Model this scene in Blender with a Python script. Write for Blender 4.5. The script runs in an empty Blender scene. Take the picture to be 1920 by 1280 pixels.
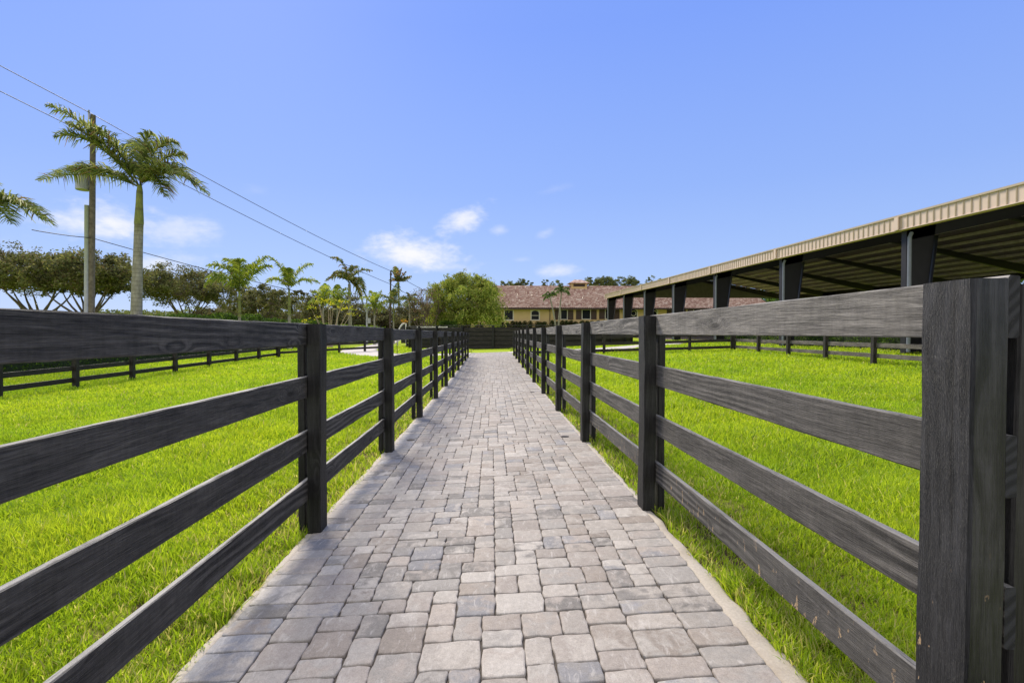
import bpy, math, random
import numpy as np
from mathutils import Vector, Matrix

R = math.radians
random.seed(7)
rng = np.random.default_rng(11)
SC = bpy.context.scene
COL = SC.collection

# ------------------------------------------------------------------ camera
EYE = 1.386
F = 952.0
YAW, PITCH = R(-2.29), R(-0.963)
cam_data = bpy.data.cameras.new('camera')
cam_data.lens = F / 1920 * 36
cam_data.sensor_width = 36
cam_data.clip_start = 0.05
cam_data.clip_end = 6000
cam = bpy.data.objects.new('camera', cam_data)
COL.objects.link(cam)
cam.location = (0, 0, EYE)
cam.rotation_euler = (R(90) + PITCH, 0, YAW)
SC.camera = cam
_M = Matrix.Rotation(YAW, 3, 'Z') @ Matrix.Rotation(R(90) + PITCH, 3, 'X')


def ray(px, py):
    return _M @ Vector((px - 960, -(py - 640), -F)).normalized()


def at(px, py, Y):
    """the world point seen at a pixel of the photograph, Y metres ahead"""
    d = ray(px, py)
    return Vector((0, 0, EYE)) + d * (Y / d.y)


# ------------------------------------------------------------------ light
SUN_EL, SUN_AZ = 40.0, -26.0
sun_dir = Vector((math.sin(R(SUN_AZ)) * math.cos(R(SUN_EL)), math.cos(R(SUN_AZ)) * math.cos(R(SUN_EL)), math.sin(R(SUN_EL))))
ld = bpy.data.lights.new('sun', 'SUN')
ld.energy = 3.3
ld.angle = R(17)
ld.color = (1.0, 0.90, 0.74)
lo = bpy.data.objects.new('sun', ld)
COL.objects.link(lo)
lo.rotation_euler = sun_dir.to_track_quat('Z', 'Y').to_euler()
SC.view_settings.view_transform = 'Standard'
SC.view_settings.look = 'None'
SC.view_settings.gamma = 1
SC.view_settings.exposure = 0.5
SC.cycles.max_bounces = 8
SC.cycles.transparent_max_bounces = 8


class NT:
    """a few short-hands for writing node trees"""

    def __init__(self, tree):
        self.t = tree

    def n(self, kind, **kw):
        nd = self.t.nodes.new(kind)
        for k, v in kw.items():
            if k == 'inp':
                for a, b in v.items():
                    self.put(nd.inputs[a], b)
            else:
                setattr(nd, k, v)
        return nd

    def put(self, sock, v):
        if isinstance(v, bpy.types.NodeSocket):
            self.t.links.new(v, sock)
        else:
            sock.default_value = v

    def math(self, op, a, b=0.0, c=0.0, clamp=False):
        nd = self.n('ShaderNodeMath', operation=op, use_clamp=clamp)
        self.put(nd.inputs[0], a)
        self.put(nd.inputs[1], b)
        self.put(nd.inputs[2], c)
        return nd.outputs[0]

    def vmath(self, op, a, b=(0, 0, 0)):
        nd = self.n('ShaderNodeVectorMath', operation=op)
        self.put(nd.inputs[0], a)
        self.put(nd.inputs[1], b)
        return nd.outputs[0]

    def mix(self, fac, a, b, blend='MIX'):
        nd = self.n('ShaderNodeMix', data_type='RGBA', blend_type=blend)
        self.put(nd.inputs['Factor'], fac)
        self.put(nd.inputs['A'], a if isinstance(a, bpy.types.NodeSocket) else (*a, 1))
        self.put(nd.inputs['B'], b if isinstance(b, bpy.types.NodeSocket) else (*b, 1))
        return nd.outputs['Result']

    def noise(self, vec, scale, detail=3.0, rough=0.55, dist=0.0):
        nd = self.n('ShaderNodeTexNoise')
        self.put(nd.inputs['Vector'], vec)
        self.put(nd.inputs['Scale'], scale)
        self.put(nd.inputs['Detail'], detail)
        self.put(nd.inputs['Roughness'], rough)
        self.put(nd.inputs['Distortion'], dist)
        return nd.outputs['Fac']

    def ramp(self, fac, stops, interp='LINEAR'):
        nd = self.n('ShaderNodeValToRGB')
        cr = nd.color_ramp
        cr.interpolation = interp
        while len(cr.elements) < len(stops):
            cr.elements.new(0.5)
        for e, (p, c) in zip(cr.elements, stops):
            e.position = p
            e.color = (*c, 1) if len(c) == 3 else c
        self.put(nd.inputs[0], fac)
        return nd.outputs[0]

    def sstep(self, v, lo_, hi):
        nd = self.n('ShaderNodeMapRange', interpolation_type='SMOOTHSTEP')
        self.put(nd.inputs['Value'], v)
        nd.inputs['From Min'].default_value = lo_
        nd.inputs['From Max'].default_value = hi
        return nd.outputs['Result']


# world: sky texture, tinted, with a few thin clouds at their directions
world = bpy.data.worlds.new('World')
SC.world = world
world.use_nodes = True
wt = NT(world.node_tree)
world.node_tree.nodes.clear()
sky = wt.n('ShaderNodeTexSky', sky_type='NISHITA', sun_disc=False)
sky.sun_elevation = R(SUN_EL)
sky.sun_rotation = R(SUN_AZ)
sky.altitude = 0
sky.air_density = 1.0
sky.dust_density = 0.6
sky.ozone_density = 2.0
tc = wt.n('ShaderNodeTexCoord')
sep = wt.n('ShaderNodeSeparateXYZ')
wt.put(sep.inputs[0], tc.outputs['Generated'])
az = wt.math('ARCTAN2', sep.outputs[0], sep.outputs[1])
el = wt.math('ARCSINE', sep.outputs[2])
nvec = wt.n('ShaderNodeCombineXYZ')
wt.put(nvec.inputs[0], wt.math('MULTIPLY', az, 1.0))
wt.put(nvec.inputs[1], wt.math('MULTIPLY', el, 2.0))
cn = wt.noise(nvec.outputs[0], 9.0, 6.0, 0.6, 0.3)
cn2 = wt.noise(nvec.outputs[0], 34.0, 5.0, 0.6, 0.2)
cnn = wt.math('ADD', wt.math('MULTIPLY', wt.math('SUBTRACT', cn, 0.5), 2.6), wt.math('MULTIPLY', wt.math('SUBTRACT', cn2, 0.5), 1.3))
CLOUDS = [  # px, py, half width, half height, tilt, opacity
    (205, 418, 155, 55, 0, .92), (325, 436, 95, 42, 0, .55), (770, 476, 125, 42, -4, .97), (868, 415, 66, 28, 28, .85),
    (936, 432, 26, 12, 0, .35), (1042, 508, 54, 17, 0, .55), (1040, 355, 50, 12, 12, .10), (1022, 436, 26, 12, 20, .22),
    (300, 492, 110, 30, 8, .65), (35, 495, 110, 60, 0, .50), (840, 500, 90, 16, 0, .35), (480, 358, 36, 18, 0, .09), (980, 487, 26, 8, 0, .18)]
total = None
for px, py, rx, ry, tilt, op in CLOUDS:
    d = ray(px, py)
    a0, e0 = math.atan2(d.x, d.y), math.asin(d.z)
    d1, d2 = ray(px + rx, py), ray(px, py - ry)
    sa, se = abs(math.atan2(d1.x, d1.y) - a0), abs(math.asin(d2.z) - e0)
    u, v = wt.math('SUBTRACT', az, a0), wt.math('SUBTRACT', el, e0)
    c_, s_ = math.cos(R(tilt)), math.sin(R(tilt))
    u2 = wt.math('DIVIDE', wt.math('ADD', wt.math('MULTIPLY', u, c_), wt.math('MULTIPLY', v, s_)), sa)
    v2 = wt.math('DIVIDE', wt.math('SUBTRACT', wt.math('MULTIPLY', v, c_), wt.math('MULTIPLY', u, s_)), se)
    r2 = wt.math('SQRT', wt.math('ADD', wt.math('MULTIPLY', u2, u2), wt.math('MULTIPLY', v2, v2)))
    m = wt.sstep(wt.math('ADD', wt.math('SUBTRACT', 1.0, r2), wt.math('MULTIPLY', cnn, 0.75)), 0.0, 1.15)
    m = wt.math('MULTIPLY', m, op)
    total = m if total is None else wt.math('MAXIMUM', total, m)
elr = wt.math('DIVIDE', el, math.pi / 2, clamp=True)
K = 1 / 0.141
grad = wt.ramp(elr, [(0.0, (0.52 * K, 0.67 * K, 0.97 * K)), (0.07, (0.40 * K, 0.57 * K, 0.97 * K)), (0.17, (0.30 * K, 0.47 * K, 0.97 * K)), (0.34, (0.215 * K, 0.375 * K, 0.99 * K)), (0.6, (0.19 * K, 0.34 * K, 0.95 * K))])
skyt = wt.mix(1.0, sky.outputs[0], (0.9, 0.9, 1.1), 'MULTIPLY')
skyc = wt.mix(0.90, skyt, grad)
# added unseen cloud overhead and behind the viewer, gives neutral fill light
back = wt.math('SUBTRACT', wt.math('MULTIPLY', sep.outputs[2], 0.75), sep.outputs[1])
back = wt.sstep(wt.math('ADD', back, wt.math('MULTIPLY', wt.math('SUBTRACT', cn, 0.5), 0.5)), 0.12, 0.75)
skyc = wt.mix(wt.math('MULTIPLY', back, 0.85), skyc, (1.12 * K, 1.08 * K, 1.02 * K))
skyc = wt.mix(total, skyc, (0.98 * K, 0.98 * K, 1.0 * K))
bg = wt.n('ShaderNodeBackground')
wt.put(bg.inputs[0], skyc)
bg.inputs[1].default_value = 0.1
wo = wt.n('ShaderNodeOutputWorld')
wt.put(wo.inputs[0], bg.outputs[0])


# ------------------------------------------------------------------ materials
def mat(name):
    m = bpy.data.materials.new(name)
    m.use_nodes = True
    m.node_tree.nodes.clear()
    t = NT(m.node_tree)
    out = t.n('ShaderNodeOutputMaterial')
    return m, t, out


def principled(t, out, color, rough=0.6, bump=None, bstr=0.3, bdist=0.01, spec=0.4, metal=0.0):
    p = t.n('ShaderNodeBsdfPrincipled')
    t.put(p.inputs['Base Color'], color if isinstance(color, bpy.types.NodeSocket) else (*color, 1))
    t.put(p.inputs['Roughness'], rough)
    p.inputs['Specular IOR Level'].default_value = spec
    p.inputs['Metallic'].default_value = metal
    if bump is not None:
        b = t.n('ShaderNodeBump')
        b.inputs['Strength'].default_value = bstr
        b.inputs['Distance'].default_value = bdist
        t.put(b.inputs['Height'], bump)
        t.put(p.inputs['Normal'], b.outputs[0])
    t.put(out.inputs[0], p.outputs[0])
    return p


def simple(name, color, rough=0.6, var=0.15, scale=6.0, bstr=0.15, metal=0.0, spec=0.4):
    m, t, out = mat(name)
    co = t.n('ShaderNodeTexCoord').outputs['Object']
    f = t.noise(co, scale, 5.0, 0.6)
    lo_ = tuple(c * (1 - var) for c in color)
    hi = tuple(min(1, c * (1 + var)) for c in color)
    principled(t, out, t.ramp(f, [(0.3, lo_), (0.7, hi)]), rough, f, bstr, 0.01, spec, metal)
    return m


def wood(name, dark, light, chips=False, rough=0.6, worn=0.5, edge=False, kn=1.0):
    """stained board wood; the grain runs along the piece's own x axis"""
    m, t, out = mat(name)
    co = t.n('ShaderNodeTexCoord').outputs['Object']
    rnd = t.n('ShaderNodeObjectInfo').outputs['Random']
    off = t.n('ShaderNodeCombineXYZ')
    t.put(off.inputs[0], t.math('MULTIPLY', rnd, 97.0))
    t.put(off.inputs[1], t.math('MULTIPLY', rnd, 31.0))
    t.put(off.inputs[2], t.math('MULTIPLY', rnd, 53.0))
    p = t.vmath('ADD', co, off.outputs[0])
    # knots: cells stretched along the board that push the grain aside
    kv = t.vmath('MULTIPLY', p, (1.5, 5.5, 5.5))
    vo = t.n('ShaderNodeTexVoronoi', feature='F1')
    t.put(vo.inputs['Vector'], kv)
    vo.inputs['Scale'].default_value = 1.0
    kd = vo.outputs['Distance']
    knot = t.sstep(kd, 0.30, 0.0)
    warp = t.noise(t.vmath('MULTIPLY', p, (0.55, 4.0, 4.0)), 1.0, 2.0, 0.45)
    w = t.math('ADD', t.math('MULTIPLY', warp, 9.0), t.math('MULTIPLY', knot, 9.0 * kn))
    spz = t.n('ShaderNodeSeparateXYZ')
    t.put(spz.inputs[0], p)
    yz = t.math('ADD', t.math('MULTIPLY', spz.outputs[2], 90.0), t.math('MULTIPLY', spz.outputs[1], 90.0))
    rings = t.math('SINE', t.math('MULTIPLY', t.math('ADD', yz, t.math('MULTIPLY', w, 2.4)), 1.7))
    rings = t.sstep(rings, -0.9, 1.0)
    zz_ = t.math('ADD', spz.outputs[2], spz.outputs[1])

    def streak(fx, fz, det, k):
        v_ = t.n('ShaderNodeCombineXYZ')
        t.put(v_.inputs[0], t.math('MULTIPLY', spz.outputs[0], fx))
        t.put(v_.inputs[1], t.math('MULTIPLY', rnd, 77.0))
        t.put(v_.inputs[2], t.math('ADD', t.math('MULTIPLY', zz_, fz), t.math('MULTIPLY', w, k)))
        return t.noise(v_.outputs[0], 1.0, det, 0.7)
    fine = streak(10.0, 360.0, 4.0, 1.5)
    coarse = streak(2.4, 85.0, 5.0, 2.2)
    saw = t.noise(t.vmath('MULTIPLY', p, (55.0, 7.0, 7.0)), 1.0, 3.0, 0.6)
    blot = t.noise(t.vmath('MULTIPLY', p, (2.0, 9.0, 9.0)), 1.0, 6.0, 0.7)
    amp = t.sstep(t.noise(t.vmath('MULTIPLY', p, (0.9, 2.0, 2.0)), 1.0, 2.0), 0.42, 0.66)
    f = t.math('MULTIPLY', t.math('MULTIPLY', t.math('SUBTRACT', rings, 0.5), amp), 0.22)
    f = t.math('ADD', f, t.math('ADD', t.math('MULTIPLY', fine, 0.66), t.math('MULTIPLY', coarse, 0.36)))
    f = t.math('ADD', f, t.math('MULTIPLY', t.math('SUBTRACT', blot, 0.5), worn * 1.5))
    f = t.math('ADD', f, t.math('MULTIPLY', t.math('SUBTRACT', saw, 0.5), 0.13))
    split = t.sstep(streak(0.9, 75.0, 2.0, 1.6), 0.27, 0.22)
    col = t.ramp(f, [(0.36, dark), (0.52, tuple((a * 1.3 + b * .7) / 2 for a, b in zip(dark, light))), (0.72, light)])
    ax_ = t.n('ShaderNodeVectorTransform', vector_type='NORMAL', convert_from='WORLD', convert_to='OBJECT')
    t.put(ax_.inputs[0], t.n('ShaderNodeNewGeometry').outputs['True Normal'])
    en = t.n('ShaderNodeSeparateXYZ')
    t.put(en.inputs[0], ax_.outputs[0])
    endg = t.sstep(t.math('ABSOLUTE', en.outputs[0]), 0.85, 0.95)
    col = t.mix(endg, col, t.mix(rings, (0.010, 0.011, 0.014), (0.030, 0.032, 0.038)))
    if edge:                                       # sunlight on the board tops put into the colour, along with weather bleaching
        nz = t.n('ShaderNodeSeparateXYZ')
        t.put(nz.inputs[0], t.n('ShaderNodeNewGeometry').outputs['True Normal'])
        lit_worn_top = t.math('MULTIPLY', t.sstep(nz.outputs[2], 0.6, 0.85), t.sstep(t.math('ADD', fine, blot), 0.72, 1.05))
        col = t.mix(t.math('MULTIPLY', lit_worn_top, 0.85), col, edge)
    heart = t.sstep(kd, 0.15, 0.05)
    col = t.mix(t.math('MULTIPLY', heart, 0.85), col, (0.008, 0.007, 0.006))
    col = t.mix(t.math('MULTIPLY', split, 0.8), col, (0.006, 0.006, 0.006))
    if chips and chips > 0.8:
        ck = t.n('ShaderNodeSeparateXYZ')
        t.put(ck.inputs[0], co)
        wob = t.math('MULTIPLY', t.math('SUBTRACT', t.noise(t.vmath('MULTIPLY', co, (3.0, 0.0, 0.0)), 1.0, 3.0), 0.5), 0.035)
        cd = t.math('ABSOLUTE', t.math('SUBTRACT', t.math('ADD', ck.outputs[1], wob), 0.022))
        crack = t.math('MULTIPLY', t.sstep(cd, 0.0022, 0.0006), t.sstep(ck.outputs[0], 0.95, 1.10))
        col = t.mix(crack, col, (0.002, 0.002, 0.002))
    # faint pale dust specks
    sp = t.noise(p, 210.0, 2.0, 0.5)
    col = t.mix(t.math('MULTIPLY', t.sstep(sp, 0.73, 0.80), 0.5), col, (0.20, 0.19, 0.17))
    h = t.math('SUBTRACT', t.math('ADD', t.math('MULTIPLY', coarse, 0.8), fine), t.math('MULTIPLY', split, 0.6))
    if chips:
        geo = t.n('ShaderNodeNewGeometry').outputs['Position']
        gp = t.n('ShaderNodeSeparateXYZ')
        t.put(gp.inputs[0], geo)
        low = t.sstep(gp.outputs[2], chips, chips * 0.35)
        c1 = t.noise(t.vmath('MULTIPLY', geo, (1.0, 1.0, 0.45)), 30.0, 2.0, 0.5, 0.6)
        c2 = t.noise(t.vmath('MULTIPLY', geo, (1.0, 1.0, 0.4)), 150.0, 3.0, 0.6, 1.2)
        chip = t.math('MULTIPLY', t.sstep(t.math('ADD', c1, t.math('MULTIPLY', low, 0.07)), 0.672, 0.684), t.sstep(c2, 0.46, 0.54))
        chip = t.math('MULTIPLY', chip, low)
        col = t.mix(chip, col, (0.80, 0.55, 0.30))
    principled(t, out, col, rough, h, 0.85, 0.005, 0.3)
    return m


M = {}
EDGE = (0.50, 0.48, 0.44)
LIT_TOP2 = (0.24, 0.235, 0.23)
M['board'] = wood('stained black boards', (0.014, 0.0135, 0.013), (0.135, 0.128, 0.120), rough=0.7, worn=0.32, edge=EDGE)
M['board_grey'] = wood('greying black boards', (0.022, 0.021, 0.020), (0.200, 0.186, 0.170), rough=0.7, worn=0.28, edge=LIT_TOP2)  # right fence boards: paler copy of the black, sunlight put into the colour
M['board_worn'] = wood('sun bleached boards', (0.050, 0.047, 0.043), (0.37, 0.345, 0.31), rough=0.7, worn=0.32, edge=LIT_TOP2)  # right fence top rails: sunlight on them painted in, plus some weathering
M['board_chip'] = wood('chipped greying boards', (0.030, 0.029, 0.028), (0.190, 0.180, 0.168), chips=0.55, rough=0.68, worn=0.3, edge=LIT_TOP2)  # same sunlit tone put into the colour; the chips are wear
M['post'] = wood('black posts', (0.006, 0.006, 0.006), (0.036, 0.036, 0.036), rough=0.55, kn=0.5)
M['post_chip'] = wood('black post with chips', (0.004, 0.005, 0.006), (0.044, 0.045, 0.049), chips=0.95, rough=0.40, worn=0.7, kn=0.25)
M['far_board'] = wood('dark brown far boards', (0.010, 0.009, 0.009), (0.055, 0.046, 0.042), rough=0.6)
M['far_board_grey'] = wood('grey brown far boards', (0.05, 0.043, 0.038), (0.24, 0.21, 0.19), rough=0.6)


def paver_material():
    m, t, out = mat('tumbled concrete pavers')
    a = t.n('ShaderNodeAttribute', attribute_name='Col').outputs['Color']
    b = t.n('ShaderNodeAttribute', attribute_name='Col2').outputs['Color']
    co = t.n('ShaderNodeTexCoord').outputs['Object']
    big = t.noise(t.vmath('ADD', co, t.vmath('MULTIPLY', a, (40, 60, 80))), 9.0, 4.0, 0.6, 0.6)
    col = t.mix(t.sstep(big, 0.42, 0.66), a, b)
    g1 = t.noise(co, 190.0, 3.0, 0.7)
    g2 = t.noise(co, 38.0, 5.0, 0.7)
    col = t.mix(1.0, col, t.ramp(g1, [(0.25, (0.72, 0.72, 0.72)), (0.7, (1.15, 1.14, 1.13))]), 'MULTIPLY')
    col = t.mix(1.0, col, t.ramp(g2, [(0.3, (0.86, 0.85, 0.84)), (0.7, (1.12, 1.11, 1.10))]), 'MULTIPLY')
    pale = t.sstep(t.noise(t.vmath('ADD', t.vmath('MULTIPLY', co, (1.5, 0.45, 1.0)), t.vmath('MULTIPLY', a, (9, 7, 5))), 20.0, 6.0, 0.72, 0.6), 0.53, 0.70)
    col = t.mix(t.math('MULTIPLY', pale, 0.50), col, (0.62, 0.59, 0.56))
    rub = t.sstep(t.noise(co, 75.0, 5.0, 0.75), 0.62, 0.72)
    col = t.mix(t.math('MULTIPLY', rub, 0.35), col, (0.20, 0.18, 0.165))
    stain = t.sstep(t.noise(co, 3.1, 5.0, 0.65), 0.60, 0.78)
    col = t.mix(t.math('MULTIPLY', stain, 0.35), col, (0.20, 0.15, 0.11))
    h = t.math('ADD', t.math('MULTIPLY', g1, 0.5), g2)
    principled(t, out, col, 0.75, h, 0.5, 0.004, 0.3)
    return m


M['paver'] = paver_material()
M['sand'] = simple('joint sand', (0.085, 0.072, 0.06), 0.95, 0.4, 60, 0.4)


def concrete(name, c, stain=0.3):
    m, t, out = mat(name)
    co = t.n('ShaderNodeTexCoord').outputs['Object']
    g = t.noise(co, 90.0, 4.0, 0.7)
    b = t.noise(co, 1.7, 5.0, 0.65, 0.4)
    col = t.ramp(g, [(0.3, tuple(x * 0.82 for x in c)), (0.7, tuple(min(1, x * 1.1) for x in c))])
    col = t.mix(t.math('MULTIPLY', t.sstep(b, 0.5, 0.75), stain), col, (0.26, 0.21, 0.15))
    principled(t, out, col, 0.85, g, 0.35, 0.006, 0.25)
    return m


M['edging'] = concrete('mortar edging', (0.50, 0.45, 0.38), 0.6)
M['drive'] = concrete('concrete drive', (0.56, 0.52, 0.49), 0.12)


def ground_material():
    m, t, out = mat('lawn ground')
    co = t.n('ShaderNodeTexCoord').outputs['Object']
    sp = t.n('ShaderNodeSeparateXYZ')
    t.put(sp.inputs[0], co)
    n1 = t.noise(co, 0.35, 5.0, 0.6)
    n2 = t.noise(co, 5.0, 5.0, 0.7)
    n3 = t.noise(co, 55.0, 4.0, 0.7)
    green = t.ramp(n2, [(0.25, (0.22, 0.31, 0.014)), (0.55, (0.33, 0.44, 0.018)), (0.8, (0.43, 0.51, 0.03))])
    green = t.mix(t.math('MULTIPLY', t.sstep(n1, 0.4, 0.7), 0.5), green, (0.40, 0.49, 0.02))
    soil = t.ramp(n3, [(0.3, (0.05, 0.034, 0.02)), (0.7, (0.17, 0.12, 0.08))])
    ax = t.math('ABSOLUTE', sp.outputs[0])
    near = t.math('MULTIPLY', t.sstep(ax, 2.4, 1.3), t.sstep(sp.outputs[1], 24.0, 4.0))
    dist = t.sstep(sp.outputs[1], 26.0, 5.0)
    f = t.math('ADD', t.math('MULTIPLY', near, 0.36), t.math('ADD', t.math('MULTIPLY', dist, 0.22), t.math('MULTIPLY', t.math('SUBTRACT', n2, 0.5), 1.2)), clamp=True)
    col = t.mix(t.sstep(f, 0.15, 0.6), green, soil)
    principled(t, out, col, 0.95, t.math('ADD', n2, n3), 0.6, 0.03, 0.1)
    return m


M['ground'] = ground_material()


def leaf_material(name, trans=0.45, tint=(1, 1, 1), rough=0.5, spec=0.35):
    m, t, out = mat(name)
    a = t.n('ShaderNodeAttribute', attribute_name='Col').outputs['Color']
    if tint != (1, 1, 1):
        a = t.mix(1.0, a, tint, 'MULTIPLY')
    p = t.n('ShaderNodeBsdfPrincipled')
    t.put(p.inputs['Base Color'], a)
    p.inputs['Roughness'].default_value = rough
    p.inputs['Specular IOR Level'].default_value = spec
    tr = t.n('ShaderNodeBsdfTranslucent')
    t.put(tr.inputs[0], t.mix(1.0, a, (1.22, 1.18, 0.7), 'MULTIPLY'))
    ms = t.n('ShaderNodeMixShader')
    ms.inputs[0].default_value = trans
    t.put(ms.inputs[1], p.outputs[0])
    t.put(ms.inputs[2], tr.outputs[0])
    t.put(out.inputs[0], ms.outputs[0])
    return m


M['grass'] = leaf_material('grass blades', 0.58, rough=0.45, spec=0.3)
M['leaf'] = leaf_material('tree leaves', 0.35, rough=0.7, spec=0.12)
M['frond'] = leaf_material('palm leaflets', 0.46, rough=0.6, spec=0.15)
M['bark'] = simple('grey brown bark', (0.13, 0.10, 0.075), 0.9, 0.5, 9, 0.8)
M['bark_dark'] = simple('dark bark', (0.06, 0.045, 0.035), 0.9, 0.5, 9, 0.8)
M['stem'] = simple('pale stems', (0.42, 0.33, 0.24), 0.85, 0.3, 12, 0.5)
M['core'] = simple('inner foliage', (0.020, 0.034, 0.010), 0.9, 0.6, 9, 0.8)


def palm_trunk_material(name, c1, c2, ring=9.0):
    m, t, out = mat(name)
    co = t.n('ShaderNodeTexCoord').outputs['Object']
    sp = t.n('ShaderNodeSeparateXYZ')
    t.put(sp.inputs[0], co)
    n = t.noise(t.vmath('MULTIPLY', co, (3, 3, 1.2)), 1.6, 5.0, 0.65)
    r = t.math('SINE', t.math('ADD', t.math('MULTIPLY', sp.outputs[2], ring * 6.28), t.math('MULTIPLY', n, 2.0)))
    rr = t.sstep(r, 0.75, 1.0)
    col = t.ramp(n, [(0.3, c1), (0.7, c2)])
    col = t.mix(t.math('MULTIPLY', rr, 0.45), col, (0.08, 0.065, 0.05))
    principled(t, out, col, 0.8, t.math('SUBTRACT', n, t.math('MULTIPLY', rr, 0.3)), 0.5, 0.02, 0.3)
    return m


M['palm_trunk'] = palm_trunk_material('ringed grey palm trunk', (0.19, 0.18, 0.14), (0.36, 0.34, 0.29), 4.0)
M['palm_green'] = palm_trunk_material('green crownshaft', (0.12, 0.15, 0.045), (0.25, 0.26, 0.075), 1.0)


# ------------------------------------------------------------------ mesh helpers
def np_mesh(name, verts, quads=None, tris=None, cols=None, smooth=False, extra=None):
    me = bpy.data.meshes.new(name)
    verts = np.asarray(verts, dtype=np.float32)
    loops, starts, tot = [], [], []
    s = 0
    if quads is not None and len(quads):
        q = np.asarray(quads, dtype=np.int32)
        loops.append(q.ravel())
        starts.append(s + 4 * np.arange(len(q)))
        tot.append(np.full(len(q), 4))
        s += 4 * len(q)
    if tris is not None and len(tris):
        q = np.asarray(tris, dtype=np.int32)
        loops.append(q.ravel())
        starts.append(s + 3 * np.arange(len(q)))
        tot.append(np.full(len(q), 3))
        s += 3 * len(q)
    loops = np.concatenate(loops).astype(np.int32)
    starts = np.concatenate(starts).astype(np.int32)
    tot = np.concatenate(tot).astype(np.int32)
    me.vertices.add(len(verts))
    me.vertices.foreach_set('co', verts.ravel())
    me.loops.add(len(loops))
    me.loops.foreach_set('vertex_index', loops)
    me.polygons.add(len(starts))
    me.polygons.foreach_set('loop_start', starts)
    me.polygons.foreach_set('loop_total', tot)
    if smooth:
        me.polygons.foreach_set('use_smooth', np.ones(len(starts), dtype=bool))
    for nm, arr in (('Col', cols), ('Col2', extra)):
        if arr is not None:
            at_ = me.attributes.new(nm, 'FLOAT_COLOR', 'POINT')
            a4 = np.ones((len(verts), 4), dtype=np.float32)
            a4[:, :3] = arr
            at_.data.foreach_set('color', a4.ravel())
    me.update(calc_edges=True)
    me.validate()
    return me


class MB:
    """collects shapes and links them as one mesh object"""

    def __init__(self):
        self.v, self.f = [], []

    def add(self, vs, fs):
        o = len(self.v)
        self.v += [tuple(v) for v in vs]
        self.f += [tuple(i + o for i in f) for f in fs]

    def box(self, x0, x1, y0, y1, z0, z1):
        self.add([(x0, y0, z0), (x1, y0, z0), (x1, y1, z0), (x0, y1, z0), (x0, y0, z1), (x1, y0, z1), (x1, y1, z1), (x0, y1, z1)],
                 [(0, 3, 2, 1), (4, 5, 6, 7), (0, 1, 5, 4), (1, 2, 6, 5), (2, 3, 7, 6), (3, 0, 4, 7)])

    def hexa(self, b, t_):
        self.add(list(b) + list(t_), [(0, 3, 2, 1), (4, 5, 6, 7), (0, 1, 5, 4), (1, 2, 6, 5), (2, 3, 7, 6), (3, 0, 4, 7)])

    def tube(self, pts, rads, n=8, cap=True):
        pts = [Vector(p) for p in pts]
        if not hasattr(rads, '__len__'):
            rads = [rads] * len(pts)
        vs, fs = [], []
        ref = Vector((0.13, 0.97, 0.2)).normalized()
        for i, p in enumerate(pts):
            d = (pts[min(i + 1, len(pts) - 1)] - pts[max(i - 1, 0)]).normalized()
            a = d.cross(ref)
            if a.length < 1e-3:
                a = d.cross(Vector((1, 0, 0)))
            a.normalize()
            b = d.cross(a)
            for k in range(n):
                an = 2 * math.pi * k / n
                vs.append(p + (a * math.cos(an) + b * math.sin(an)) * rads[i])
        for i in range(len(pts) - 1):
            for k in range(n):
                k2 = (k + 1) % n
                fs.append((i * n + k, i * n + k2, (i + 1) * n + k2, (i + 1) * n + k))
        if cap:
            fs.append(tuple(range(n)))
            fs.append(tuple((len(pts) - 1) * n + k for k in reversed(range(n))))
        self.add(vs, fs)

    def build(self, name, m, parent=None, smooth=False, loc=None):
        me = bpy.data.meshes.new(name)
        vs = self.v
        if loc is not None:
            L = Vector(loc)
            vs = [tuple(Vector(v) - L) for v in vs]
        me.from_pydata(vs, [], self.f)
        if smooth:
            me.polygons.foreach_set('use_smooth', [True] * len(me.polygons))
        me.update()
        o = link(name, me, m, parent)
        if loc is not None:
            o.location = loc
        return o


def link(name, me, m, parent=None):
    o = bpy.data.objects.new(name, me)
    COL.objects.link(o)
    if m is not None:
        me.materials.clear()
        me.materials.append(m)
    if parent is not None:
        o.parent = parent
    return o


def tag(o, label=None, cat=None, group=None, kind=None):
    if label:
        o['label'] = label
    if cat:
        o['category'] = cat
    if group:
        o['group'] = group
    if kind:
        o['kind'] = kind
    return o


def empty(name, loc=(0, 0, 0), rz=0.0):
    o = bpy.data.objects.new(name, None)
    o.empty_display_size = 0.3
    COL.objects.link(o)
    o.location = loc
    o.rotation_euler = (0, 0, rz)
    return o


def copy_tree(o, parent=None):
    c = o.copy()
    COL.objects.link(c)
    c.parent = parent
    for ch in list(o.children):
        copy_tree(ch, c)
    return c


# ------------------------------------------------------------------ terrain
def sst(x, a, b):
    t_ = np.clip((x - a) / (b - a), 0, 1)
    return t_ * t_ * (3 - 2 * t_)


def base_x(X):
    X = np.asarray(X, dtype=float)
    mid = 0.045 + 0.034 * np.clip(X, -1.3, 1.2)
    lf = 0.027 * np.clip(X + 1.3, -20, 0)
    rt = 0.021 * np.clip(X - 1.2, 0, 25)
    return mid + lf + rt


def gz(X, Y):
    X = np.asarray(X, dtype=float)
    Y = np.asarray(Y, dtype=float)
    rise = 0.045 * (1 - sst(Y, 2.6, 7.0)) * (1 - sst(np.abs(X), 1.5, 5)) + 0.16 * sst(Y, 12, 28) + 0.09 * sst(Y, 28, 38)
    left = 0.10 * sst(Y, 14, 30) * sst(-X, 4, 12)
    pad = 1.75 * sst(Y, 60, 79) * sst(X, -16, -7)
    return base_x(X) + rise + left + pad


def gzf(x, y):
    return float(gz(x, y))


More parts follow.
